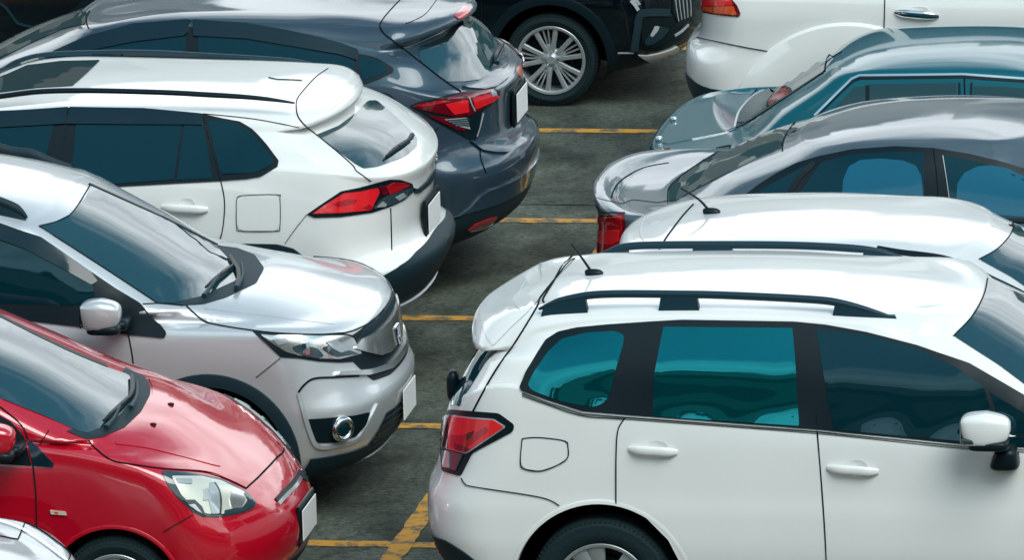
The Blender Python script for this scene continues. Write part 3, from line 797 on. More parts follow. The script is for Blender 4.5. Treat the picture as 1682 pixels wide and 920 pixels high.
    c.patch('number_panel', [(c.y0-.3, .9), (c.y0+.3, .9), (c.y0+.3, 1.06), (c.y0-.3, 1.06)], TRIM, .004, .02, .06, src=c.src_yz)
    c.patch('grille', [(c.y0-.5, .62), (c.y0+.5, .62), (c.y0+.55, .84), (c.y0-.55, .84)], TRIM, .004, .03, .06, src=c.src_yzr)
    c.patch('headlight', [(c.y0-.80, .72), (c.y0-.56, .68), (c.y0-.56, .84), (c.y0-.80, .88)], REFL, .006, .03, .06, src=c.src_yzr, sym=True)
    c.finish(); return c
def handle(c, door, x0, y0, x1, y1, mat, h=7):
    """pull handle: rounded bar standing 2 cm off the door skin"""
    P = []
    for k in range(9):
        t = k/8; l, n = c.hit(*camsrc((x0+(x1-x0)*t, y0+(y1-y0)*t))); P.append(l+n*(.006+.022*min(1, 4*t*(1-t)*1.6)))
    rr = [.006]+[.011]*5+[.006]
    for s in (1, -1):
        bm = bmesh.new(); L_ = [p-c.O for p in P]
        if s == -1: L_ = [Vector((p.x, -p.y, p.z)) for p in L_]
        r2 = list(np.interp(np.linspace(0, 1, 9), np.linspace(0, 1, 7), rr)); tubeverts(bm, L_, r2, 12, 2.1)
        bmesh.ops.recalc_face_normals(bm, faces=bm.faces)
        par = door if s == 1 else MIRR[door.name]['mirror_of']
        c.bmobj('door_handle', bm, mat, 40, par)
def antenna(c, base, tip, Y, bend=0):
    l, n = c.hit(*camsrc(base)); b = l
    t = at(tip[0], tip[1], b.y)
    bm = bmesh.new(); superq(bm, b+Vector((.0, 0, .008)), (.045, .022, .020), .8, mold=lambda p: (p.x-.15*max(p.z, 0), p.y*(1-.5*max(p.z, 0)), p.z))
    a = c.bmobj('antenna', bm, TRIM, 50, world=True)
    t = Vector(t); m_ = (b+t)/2+Vector((bend, 0, bend*.6))
    c.tube('mast', [b+Vector((-.012, 0, .012)), m_, t], [.0075, .006, .0045], TRIM, parent=a)
def mirror(c, px, Y, s, mat, base=None, split=False, lamp=False, sym=True):
    p = Vector(at(px[0], px[1], Y)); par = None; H = []
    for sg in ((1, -1) if sym else (1,)):
        q = p.copy()
        if sg == -1: q.y = 2*c.y0-q.y-.12; q.z -= .05
        bm = bmesh.new()
        superq(bm, q, s, .5, mold=lambda v: (v.x*(1+.12*v.z)*(1-.10*max(v.x, 0)*max(v.z, 0)), v.y*(1-.25*max(v.x, 0)), v.z*(1-.28*max(v.x, 0)-.10*max(-v.x, 0)*max(0, v.z))))
        o = c.bmobj('mirror', bm, mat, 60, world=True)
        bm = bmesh.new()
        superq(bm, q+Vector((.012, -.002*sg, -s[2]*.82)), (s[0]*.86, s[1]*.92, s[2]*.32), .5)
        if base:
            bq = Vector(at(base[0], base[1], Y+.09))
            if sg == -1: bq.y = 2*c.y0-bq.y-.08; bq.z -= .05
            superq(bm, bq, (.062, .075, .058), .55, mold=lambda v: (v.x*(1-.25*v.z)+.1*v.z, v.y, v.z))
        else:
            bq = q+Vector((s[0]*.75, sg*(s[1]+.02), -s[2]*.75)); superq(bm, bq, (.05, .09, .03), .6)
        c.bmobj('mirror_base', bm, TRIM, 50, o, world=True)
        bm = bmesh.new(); boxbm(bm, q+Vector((-s[0]*.985, 0, .0)), (.006, s[1]*1.5, s[2]*1.35)); c.bmobj('mirror_glass', bm, CHROME, 30, o, world=True)
        if lamp:
            bm = bmesh.new(); superq(bm, q+Vector((-s[0]*.62, -sg*s[1]*.42, -s[2]*.50)), (s[0]*.36, s[1]*.56, s[2]*.22), .6); c.bmobj('indicator', bm, SMOKE, 50, o, world=True)
def wiper(c, blade, arm, off=.02):
    P = [c.hit(*camsrc(p)) for p in blade]; L1 = [l+n*off for l, n in P]
    a = c.tube('wiper', L1, [.006, .013, .013, .008], TRIM, curve=False if len(L1) < 3 else True)
    P = [c.hit(*camsrc(p)) for p in arm]; L2 = [l+n*(off+.01) for l, n in P]
    c.tube('wiper_arm', L2, [.014, .008, .006], PLASTL, parent=a)
def rail_foot(c, Y, path, f0, f1, rail):
    """web between a roof rail and the roof"""
    bm = bmesh.new(); pts = crspline(path, 8); R = []
    ys = lambda x: min(pts, key=lambda p: abs(p[0]-x))[1]
    for k, x in enumerate(np.linspace(f0, f1, 9)):
        p = at(x, ys(x)+5, Y); h = c.bvh.ray_cast(Vector((p[0], Y, 3)), Vector((0, 0, -1)))[0]
        a, bb = Vector((p[0], Y, max(p[2], h.z+.004))), Vector((p[0], Y, h.z-.01)); sh = (k-4)/4*.012
        R.append([bm.verts.new(a+Vector((0, -.017, 0))), bm.verts.new(a+Vector((0, .017, 0))), bm.verts.new(bb+Vector((sh, .022, 0))), bm.verts.new(bb+Vector((sh, -.022, 0)))])
    for p, q in zip(R, R[1:]):
        for i in range(4): bm.faces.new((p[i], p[(i+1) % 4], q[(i+1) % 4], q[i]))
    bm.faces.new(R[0]); bm.faces.new(R[-1]); bmesh.ops.recalc_face_normals(bm, faces=bm.faces)
    c.bmobj('rail_foot', bm, PLASTL, 40, rail, world=True)
def brv():
    c = Car('parked_car', 'silver family car nosing out between the red hatchback and a white crossover, dark arch cladding', 'car', -2.3, 1.2, G)
    rows = [
     (-4.40, .26, -.42, .19, .70), (-4.50, .34, -.26, .24, .83), (-4.56, .46, -.175, .36, .858), (-4.58, .60, -.135, .52, .867), (-4.575, .66, -.132, .575, .868), (-4.57, .72, -.165, .63, .866),
     (-4.55, .84, -.205, .74, .862, {'s': [(-2, .82), (-.7, .80)]}), (-4.53, .95, -.22, .85, .852, {'s': [(-2, .92), (-.9, .91)]}),
     (-4.50, 1.08, -.25, .935, .835, {'s': [(-4.2, 1.06), (-2.2, 1.00), (-1.3, .985), (-.75, .985)]}),
     (-4.49, 1.10, -.42, 1.00, [(-4.5, .83), (-1.5, .828), (-1.1, .76), (-.5, .70)], {'s': [(-4.2, 1.08), (-2.2, 1.02), (-1.3, 1.01)], 'cr': (.30, 2.6, .06)}),
     (-4.48, 1.12, -.80, 1.10, [(-4.5, .825), (-1.6, .822), (-1.2, .76), (-.9, .72)], {'s': [(-4.2, 1.10), (-2.2, 1.04), (-1.4, 1.03)], 'cr': (.28, 2.4, .08)}),
     (-4.47, 1.14, -1.02, 1.125, .815, {'s': [(-4.2, 1.12), (-2.2, 1.06), (-1.35, 1.075)], 'cr': (.22, 2.2, .08)}),
     (-4.40, 1.30, -1.42, 1.325, .755, {'s': [(-4.1, 1.32), (-2.4, 1.30), (-1.65, 1.285)], 'cr': (.20, 2.2, .07)}),
     (-4.28, 1.50, -1.80, 1.515, .672, {'s': [(-4.0, 1.52), (-3, 1.55), (-2.4, 1.525), (-1.95, 1.475)], 'cr': (.10, 2.2, .05)}),
     (-4.24, 1.54, -1.84, 1.53, .60, {'s': [(-4.0, 1.57), (-3, 1.60), (-2.4, 1.58), (-1.97, 1.51)], 'cr': (.10, 2.2, .05)}),
     (-4.0, 1.60, -2.1, 1.60, .34, {'s': [(-3, 1.655)]}), (-3.8, 1.62, -2.3, 1.625, 0, {'s': [(-3, 1.665)]})]
    c.body(rows, SILVER, CAP, (.36, 2.5, .07), [(-.985, .325, .385), (-3.65, .325, .385)])
    c.wheels((-.985, -3.65), .318, .318, .20, .205, .75, 'five')
    # glass
    ws = c.patch('windscreen', [(148, 306), (140, 325), (114, 353), (90, 365), (64, 372.5), (162, 435), (259, 499), (284, 499), (330, 488), (387, 462), (392, 450), (374, 425), (354, 404), (269, 360)], GLS, .0045, 3, 10)
    cw = c.patch('cowl_panel', [(257, 499), (300, 503), (335, 500), (371, 489), (421, 465), (434, 441), (418, 419), (390, 408), (352, 403), (374, 427), (389, 449), (384, 462), (335, 486), (290, 498)], PLAST, .0035, 3, 8)
    c.seam([(148, 304), (113, 355), (64, 372)], .010); c.line('window_trim', [(146, 302), (269, 358), (356, 402)], TRIM, .03, .006, curve=False)  # black line imitates the dark reflection along the far windscreen edge
    c.seam([(64, 372), (162, 435), (259, 499)], .006)
    wiper(c, [(337, 478), (360, 459), (383, 441)], [(334, 495), (349, 475), (362, 457)]); wiper(c, [(386, 482), (392, 455), (376, 425)], [(388, 482), (398, 462), (396, 440)])
    fr = c.patch('window_frame', [(-140, 345), (-60, 348), (0, 368), (67, 391), (148, 447), (189, 475), (229, 499), (274, 547), (270, 556), (202, 549), (135, 538), (0, 522), (-140, 512)], TRIM, 0.0100, 3, 10, sym=True)
    c.patch('window', [(-140, 365), (-60, 372), (0, 396), (44, 411), (101, 441), (153, 470), (157, 492), (138, 502), (0, 499), (-140, 493)], GL, 0.0125, 3, 10, sym=True)
    c.patch('visor', [(-140, 352), (-60, 355), (0, 371), (67, 393), (148, 449), (160, 464), (151, 469), (101, 440), (44, 410), (0, 394), (-140, 368)], VISOR, 0.0180, 2, 10, sym=True)
    c.seam([(189, 476), (204, 515), (212, 550)], .005, .0075, sym=True)
    # panels
    h = c.patch('bonnet', [(306, 503), (324, 519), (347, 532), (411, 543), (461, 548), (522, 549.5), (567, 546), (595, 536), (619, 522), (629, 508), (622, 496), (600, 470), (560, 450), (500, 434), (437, 422), (437, 441), (424, 466), (374, 491), (336, 502)], SILVER, .004, 4, 11, rim=GAP)
    c.seam([(306, 503), (324, 519), (347, 532), (411, 543), (461, 548), (522, 550), (567, 547), (595, 537), (619, 523), (629, 508)], .010)
    c.line('bonnet_crease', [(335, 508), (430, 519), (490, 527), (548, 534)], SILP, .004, .0052, parent=h)
    d = c.patch('door', [(-140, 516), (0, 525), (135, 541), (202, 552), (212, 555), (219, 597), (220, 640), (212, 700), (-140, 690)], SILVER, .003, 3, 12, sym=True, rim=GAP)
    c.seam([(211, 551), (218, 590), (220, 640), (214, 690)], .010, sym=True)
    c.seam([(461, 588), (441, 604), (421, 620)], .005, sym=True)
    c.seam([(234, 500), (270, 499), (300, 503)], .005)
    # arch cladding
    arch_trim(c, (-.985, .325), .385, .455, PLAST)
    arch_trim(c, (-3.65, .325), .385, .455, PLAST)
    c.patch('sill_trim', [(x, z) for x, z in ((-3.2, .24), (-1.42, .24), (-1.42, .36), (-3.2, .36))], PLAST, .006, .02, .07, src=c.src_xz, sym=True)
    # front end
    hl = c.patch('headlight', [(414, 544), (446, 548), (522, 550.5), (570, 549), (582, 553), (600, 583), (588, 594), (558, 596), (522, 594), (491, 589), (461, 587), (440, 567)], TRIM, .006, 3, 6, sym=True)
    c.patch('reflector', [(428, 550), (448, 552), (522, 553), (568, 552), (578, 556), (592, 581), (556, 590), (522, 589), (491, 584), (470, 578), (445, 562)], REFL, .011, 3, 6, parent=hl, sym=True)
    c.patch('lens', [(479, 570), (492, 566), (520, 573), (530, 585), (522, 589), (496, 585), (484, 578)], SMOKE, .014, 3, 5, parent=hl, sym=True)
    c.patch('lens', [(494, 562), (505, 560), (507, 583), (497, 583)], CHROME, .018, 1, 4, parent=hl, sym=True)
    c.patch('lens', [(526, 572), (540, 566), (562, 577), (572, 576), (586, 582), (552, 587), (538, 582)], SMOKE, .015, 2, 5, parent=hl, sym=True)
    c.patch('lens', [(532, 562), (548, 559), (558, 566), (568, 576), (556, 580), (543, 573)], CLEARL, .0175, 3, 5, parent=hl, sym=True)
    c.patch('lens', [(448, 558), (470, 556), (474, 563), (458, 567)], CLEARL, .015, 2, 4, parent=hl, sym=True)
    Y = lambda pts: [(c.y0+y, z) for y, z in pts]
    g = c.patch('grille', Y([(-.60, .80), (-.46, .655), (-.25, .635), (.25, .635), (.46, .655), (.60, .80), (.56, .905), (.3, .925), (-.3, .925), (-.56, .905)]), TRIM, .005, .02, .03, src=c.src_yzr)
    c.patch('chrome_bar', Y([(-.57, .845), (-.46, .80), (-.30, .745), (-.15, .725), (.15, .725), (.30, .745), (.46, .80), (.57, .845), (.50, .875), (.28, .865), (-.28, .865), (-.50, .875)]), REFL, .020, .02, .025, parent=g, src=c.src_yzr)
    c.patch('chrome_bar', Y([(-.72, .745), (-.50, .69), (-.22, .655), (.22, .655), (.50, .69), (.72, .745), (.70, .76), (.48, .715), (.2, .683), (-.2, .683), (-.48, .715), (-.70, .76)]), REFL, .022, .004, .02, parent=g, src=c.src_yzr)
    for k in range(4): c.patch('grille_slat', Y([(-.50+.03*k, .885+.009*k), (.50-.03*k, .885+.009*k), (.50-.03*k, .889+.009*k), (-.50+.03*k, .889+.009*k)]), PLASTL, .010, 0, .03, parent=g, src=c.src_yzr)
    emblem(c, (646, 551), g)
    fg = c.patch('fog_lamp_recess', [(505, 689), (537, 687), (583, 682.5), (607, 677), (600, 698), (583, 717.5), (552, 727), (522, 728), (514, 719)], TRIM, .006, 3, 6, sym=True)
    ring(c, (560, 704), .050, .017, fg)
    c.line('bumper_trim', [(491, 646), (499, 675), (510, 712), (522, 733), (552, 732), (584, 722), (601, 700), (619, 665)], SILP, .022, .010, sym=True)
    c.line('bumper_crease', [(490, 645), (500, 632), (516, 622), (550, 620), (589, 618)], TRIM, .010, .006, sym=True)
    lg = c.patch('lower_grille', Y([(-.40, .475), (.40, .475), (.54, .30), (.46, .275), (-.46, .275), (-.54, .30)]), TRIM, .006, .02, .03, src=c.src_yzr)
    for k in range(5): c.patch('grille_slat', Y([(-.42-.02*k, .45-.035*k), (.42+.02*k, .45-.035*k), (.42+.02*k, .442-.035*k), (-.42-.02*k, .442-.035*k)]), PLAST, .012, 0, .03, parent=lg, src=c.src_yzr)
    c.band('bumper_trim', [(500, 755), (520, 753), (540, 750.5), (562, 746), (583, 740), (600, 733), (620, 724)], PLAST, .008, end=1)
    c.band('skid_plate', .255, SILP, .016, end=1, zlo=.20, ymax=.52, px=False, n=4)
    c.plate_at(.455, 1, out=.0)
    c.patch('window_frame', [(x, z) for x, z in ((-4.15, 1.13), (-2.72, 1.06), (-2.72, 1.50), (-3.3, 1.53), (-3.9, 1.48))], TRIM, .010, .03, .06, src=c.src_xz, sym=True)
    c.patch('window', [(x, z) for x, z in ((-4.0, 1.16), (-3.45, 1.13), (-3.45, 1.49), (-3.85, 1.45))], GL, .0125, .03, .06, src=c.src_xz, sym=True)
    c.patch('window', [(x, z) for x, z in ((-3.38, 1.13), (-2.76, 1.09), (-2.76, 1.48), (-3.36, 1.49))], GL, .0125, .03, .06, src=c.src_xz, sym=True)
    mirror(c, (167, 518), .20, (.10, .08, .082), SILVER)
    for Y, pts in ((.61, [(-90, 305), (-40, 318), (0, 331), (27, 343), (44, 357)]), (1.83, [(-60, 228), (17, 248), (50, 252), (84, 266), (118, 288)])):
        P = []
        for X in (-4.0, -3.5, -3.0):
            hz = c.bvh.ray_cast(Vector((X, Y, 3)), Vector((0, 0, -1)))[0]; P.append((X, Y, hz.z+.045))
        for q in pts:
            a = at(q[0], q[1], Y); hz = c.bvh.ray_cast(Vector((a[0], Y, 3)), Vector((0, 0, -1)))[0]; P.append((a[0], Y, max(a[2], hz.z+.005) if q is not pts[-1] else hz.z+.004))
        rail = c.tube('roof_rail', P, [.008, .022, .022, .022, .022, .022, .022, .008], PLAST, n=10, flat=1.1); rail_foot(c, Y, pts, pts[-3][0], pts[-1][0]-3, rail)
    c.finish(); return c
def arch_trim(c, cen, r0, r1, mat, a0=-.25, a1=pi+.25, k_=1.):
    """moulded strip round a wheel opening, lying on the body side"""
    (xw, zw) = cen
    for s in (-1, 1):
        bm = bmesh.new(); n = 44; rows_ = []
        for k in range(n+1):
            a = a0+(a1-a0)*k/n; row = []
            for m, (r, o) in enumerate(((r0-.004, -.02), (r0, .012), ((r0+r1)/2, .014), (r1-.006, .010), (r1, -.01))):
                rr = r
                x, z = xw+cos(a)*rr, zw+sin(a)*rr
                h = c.bvh.ray_cast(Vector((x, c.y0+s*3, z)), Vector((0, -s, 0)))
                if h[0] is None or abs(h[0].y-c.y0) < .5:
                    h = c.bvh.ray_cast(Vector((x, c.y0+s*3, max(z, .36))), Vector((0, -s, 0)))
                y = h[0].y if h[0] is not None else c.y0+s*.8
                row.append(bm.verts.new((x-c.x0, y-c.y0+s*(o*k_ if o > 0 else o), z)))
            rows_.append(row)
        for p, q in zip(rows_, rows_[1:]):
            for i in range(4): bm.faces.new((p[i], q[i], q[i+1], p[i+1]))
        bmesh.ops.recalc_face_normals(bm, faces=bm.faces)
        c.bmobj('arch_trim', bm, mat, 40)
def ring(c, px, R, r, parent):
    """chrome ring with a dark lens: a fog lamp standing in its recess"""
    l, n = c.hit(*camsrc(px))
    for s in (1, -1):
        nn = Vector((n.x, n.y, n.z*.4)).normalized(); p = l+nn*.012-c.O
        if s == -1: p.y, nn = -p.y, Vector((nn.x, -nn.y, nn.z))
        q = nn.to_track_quat('Z', 'Y').to_matrix().to_4x4(); q.translation = p
        bm = bmesh.new(); V = []
        for i in range(32):
            a = 2*pi*i/32; V.append([bm.verts.new(q @ Vector(((R+r*cos(2*pi*k/10))*cos(a), (R+r*cos(2*pi*k/10))*sin(a), r*1.5*sin(2*pi*k/10)))) for k in range(10)])
        for i in range(32):
            for k in range(10): bm.faces.new((V[i][k], V[(i+1) % 32][k], V[(i+1) % 32][(k+1) % 10], V[i][(k+1) % 10]))
        bmesh.ops.recalc_face_normals(bm, faces=bm.faces)
        f = c.bmobj('fog_lamp', bm, CHROME, 60, parent if s == 1 else MIRR[parent.name]['mirror_of'])
        bm = bmesh.new(); superq(bm, (0, 0, 0), (R, R, .02), 1.0)
        bmesh.ops.transform(bm, matrix=q, verts=bm.verts); c.bmobj('fog_lens', bm, GL, 60, parent if s == 1 else MIRR[parent.name]['mirror_of'])
def emblem(c, px, parent, s=.045):
    """plain rounded chrome badge frame with uprights, standing on the grille bar"""
    l, n = c.hit(*camsrc(px)); n = Vector((1, n.y*.4, .15)).normalized()
    q = n.to_track_quat('X', 'Z').to_matrix().to_4x4(); q.translation = l+n*.024-c.O
    bm = bmesh.new()
    for pts in ([(-1, 1), (-.75, -1), (.75, -1), (1, 1)], [(-.45, .9), (-.35, .05), (.35, .05), (.45, .9)], [(-.38, -.9), (-.32, -.3), (.32, -.3), (.38, -.9)]):
        tubeverts(bm, [q @ Vector((0, a*s*1.2, b*s)) for a, b in pts], .007, 8)
    tubeverts(bm, [q @ Vector((0, a*s*1.2, b*s)) for a, b in ((-1, 1), (1, 1))], .006, 8)
    bmesh.ops.recalc_face_normals(bm, faces=bm.faces); c.bmobj('badge', bm, CHROME, 40, parent)

def red_hatch():
    c = Car('parked_car', 'bright red hatchback nosing out in front of the silver family car', 'car', -2.1, -1.2, G)
    rows = [
     (-3.85, .24, -.46, .18, .68), (-3.93, .30, -.28, .23, .80), (-3.97, .42, -.215, .34, .826), (-3.98, .54, -.20, .44, .8325), (-3.97, .62, -.225, .54, .832, {'s': [(-1, .58)]}),
     (-3.95, .76, -.285, .63, .827, {'s': [(-2, .74), (-.8, .69)]}), (-3.92, .90, -.33, .675, .818, {'s': [(-3, .88), (-1.2, .84), (-.7, .77)]}),
     (-3.90, 1.02, -.375, .71, .798, {'s': [(-3.4, 1.02), (-2, .99), (-1.25, .965), (-.9, .90), (-.6, .80)]}),
     (-3.895, 1.03, -.58, .835, [(-3.9, .795), (-1.5, .793), (-1.1, .73), (-.7, .62)], {'s': [(-3.4, 1.035), (-2, 1.005), (-1.3, .985), (-1.0, .95)], 'cr': (.26, 2.4, .08)}),
     (-3.89, 1.04, -.85, .985, [(-3.9, .79), (-1.5, .788), (-1.2, .74), (-1.0, .70)], {'s': [(-3.4, 1.05), (-2, 1.02), (-1.35, 1.0)], 'cr': (.22, 2.3, .09)}),
     (-3.88, 1.06, -1.02, 1.035, .782, {'s': [(-3.4, 1.07), (-2, 1.04), (-1.25, 1.005)], 'cr': (.14, 2.2, .07)}),
     (-3.80, 1.20, -1.46, 1.245, .73, {'s': [(-3.5, 1.24), (-2.2, 1.22), (-1.65, 1.20)], 'cr': (.14, 2.2, .07)}),
     (-3.65, 1.40, -1.88, 1.425, .645, {'s': [(-3.3, 1.42), (-2.6, 1.435), (-2.05, 1.395)], 'cr': (.12, 2.2, .06)}),
     (-3.62, 1.43, -1.92, 1.44, .58, {'s': [(-3.3, 1.455), (-2.6, 1.47), (-2.08, 1.425)], 'cr': (.12, 2.2, .06)}),
     (-3.4, 1.47, -2.2, 1.485, .3, {'s': [(-2.8, 1.505)]}), (-3.2, 1.48, -2.35, 1.495, 0, {'s': [(-2.8, 1.51)]})]
    c.body(rows, RED, CAP, (.38, 2.3, .08), [(-.985, .275, .325), (-3.42, .275, .325)])
    c.wheels((-.985, -3.42), .275, .275, .17, .185, .735, 'five')
    for X in (-.985, -3.42): arch_trim(c, (X, .275), .322, .345, RED, k_=.35)
    ws = c.patch('windscreen', [(-150, 440), (-90, 466), (0, 522), (110, 578), (170, 603), (212, 617), (222, 640), (216, 660), (196, 683), (170, 702), (143, 713), (128, 709), (80, 687), (0, 655), (-90, 592), (-170, 540), (-200, 520), (-180, 475)], GLS, .0045, 6, 10)
    c.patch('cowl_panel', [(143, 723), (170, 718), (205, 702), (232, 676), (247, 648), (246, 632), (238, 620), (205, 604), (200, 612), (211, 620), (219, 640), (213, 658), (193, 681), (168, 700), (140, 712), (118, 706), (108, 709)], PLAST, .0036, 4, 7)
    c.line('window_trim', [(-90, 466), (0, 520), (110, 575), (175, 602)], TRIM, .05, .0065)
    wiper(c, [(168, 698), (188, 680), (216, 654)], [(172, 712), (186, 695), (196, 672)], .022); wiper(c, [(211, 660), (216, 645), (214, 622)], [(212, 680), (222, 660), (222, 636)], .022)
    h = c.patch('bonnet', [(145, 724), (163, 743), (185, 757.5), (225, 765), (269.5, 771), (337, 776), (370, 787), (404, 803), (424, 785), (446, 762), (460, 748), (471, 732), (455, 709), (430, 688), (400, 671), (370, 657), (320, 638), (280, 628), (243, 621), (250, 634), (250, 650), (235, 680), (207, 706), (172, 721)], RED, .004, 4, 11, rim=GAP)
    c.seam([(145, 724), (163, 743), (185, 757.5), (225, 765), (269.5, 771), (337, 776), (370, 787), (404, 803)], .009)
    c.seam([(404, 803), (424, 785), (446, 762), (455, 752), (464, 745), (472, 732)], .014, curve=False)
    c.line('bonnet_crease', [(189, 729), (240, 736), (290, 748), (345, 763), (360, 766)], RED, .02, .0075, parent=h)
    for q in ((280, 666.5), (251, 699.5)):
        l, n = c.hit(*camsrc(q)); bm = bmesh.new(); superq(bm, l+n*.006, (.017, .012, .009), .9); c.bmobj('washer_nozzle', bm, TRIM, 60, h, world=True)
    c.seam([(0, 669), (34, 698), (47, 725), (54, 765), (59, 812), (60, 863), (57, 930)], .009, sym=True)
    c.seam([(80, 708), (72, 720), (64, 731)], .005, sym=True); c.seam([(317, 846), (293, 860), (268, 874.5)], .005, sym=True)
    c.patch('window_frame', [(-160, 640), (-60, 655), (0, 683), (18, 693), (40, 718), (52, 766), (0, 763), (-160, 752)], TRIM, .004, 2, 9, sym=True)
    c.patch('window', [(-160, 652), (-60, 668), (0, 697), (14, 706), (18, 740), (0, 745), (-160, 738)], GL, .0065, 2, 9, sym=True)
    c.patch('window', [(44, 721), (58, 731), (89, 762), (87, 768.5), (55, 766)], VISOR, .006, 2, 6, sym=True)
    c.patch('window_frame', [(x, z) for x, z in ((-3.5, 1.08), (-2.05, 1.04), (-2.05, 1.36), (-2.6, 1.405), (-3.2, 1.36))], TRIM, .004, .03, .06, src=c.src_xz, sym=True)
    c.patch('window', [(x, z) for x, z in ((-3.3, 1.11), (-2.75, 1.08), (-2.75, 1.375), (-3.12, 1.33))], GL, .0065, .03, .06, src=c.src_xz, sym=True)
    c.patch('window', [(x, z) for x, z in ((-2.68, 1.08), (-2.12, 1.06), (-2.12, 1.34), (-2.66, 1.37))], GL, .0065, .03, .06, src=c.src_xz, sym=True)
    mirror(c, (-14, 724), -2.16, (.115, .085, .085), RED)
    c.patch('indicator', [(82.5, 838), (108, 841), (110, 847), (84, 845)], CREAM, .008, 1, 4, sym=True)
    c.patch('indicator_bulb', [(90, 840.5), (96, 841), (96, 844.5), (90, 844)], AMBER, .0095, 1, 3, sym=True)
    hl = c.patch('headlight', [(264.5, 775), (303, 777), (340, 783), (364, 788.5), (404, 808), (419, 825), (418, 833), (411, 839), (390, 846), (364, 850), (334, 850), (317, 842), (293, 820), (276, 799)], SMOKE, .006, 3, 6, sym=True)
    c.patch('reflector', [(281, 784), (330, 785), (362, 792), (398, 809), (412, 826), (408, 835), (388, 842), (362, 846), (338, 845), (318, 835), (297, 814)], CREAM, .010, 3, 6, parent=hl, sym=True)
    c.patch('reflector', [(287, 788), (313, 790), (314, 797), (291, 795)], CLEARL, .0145, 1, 4, parent=hl, sym=True)
    c.patch('lens', [(300, 822), (318, 822), (330, 833), (337, 849), (322, 842)], SMOKE, .0135, 1, 4, parent=hl, sym=True)
    c.patch('lens', [(308, 830), (318, 829), (330, 844), (322, 840)], REFL, .0155, 1, 4, parent=hl, sym=True)
    c.patch('lens', [(342, 795), (352, 797), (358, 812), (359, 845), (346, 846), (340, 820)], CLEARL, .0150, 3, 5, parent=hl, sym=True)
    c.line('lens_edge', [(350, 796), (357, 808), (360, 825), (359, 846)], SMOKE, .010, .0165, sym=True, parent=hl)
    c.patch('lens', [(331, 806), (340, 803), (341, 823), (332, 824)], SILP, .0145, 2, 4, parent=hl, sym=True)
    c.patch('lens', [(366, 840), (395, 836), (404, 824), (398, 812), (412, 822), (414, 832), (398, 842), (366, 847)], SMOKE, .0145, 2, 5, parent=hl, sym=True)
    c.patch('lens', [(378, 806), (392, 808), (401, 822), (394, 836), (378, 838), (374, 822)], REFL, .0155, 4, 5, parent=hl, sym=True)
    # grille slit, plate and lower intake
    c.line('grille', [(454, 824), (470, 806), (482, 794), (493, 776)], TRIM, .030, .006); c.line('grille_bar', [(456, 829), (470, 814), (484, 800), (493, 786)], REFL, .018, .011)
    c.patch('grille', [(490, 776), (500, 771), (505, 780), (504, 792), (496, 788)], TRIM, .007, 2, 4)
    c.plate_at(.45, 1, out=.004, h=.15, frame=.05)
    Y = lambda pts: [(c.y0+y, z) for y, z in pts]
    c.patch('lower_grille', Y([(-.40, .315), (.40, .315), (.50, .23), (-.50, .23)]), PLAST, .006, .02, .03, src=c.src_yzr)
    c.patch('rear_lamp', [(c.y0-.78, .80), (c.y0-.60, .80), (c.y0-.60, 1.05), (c.y0-.74, 1.05)], REDL, .006, .02, .05, src=c.src_yz, sym=True)
    c.finish(); return c
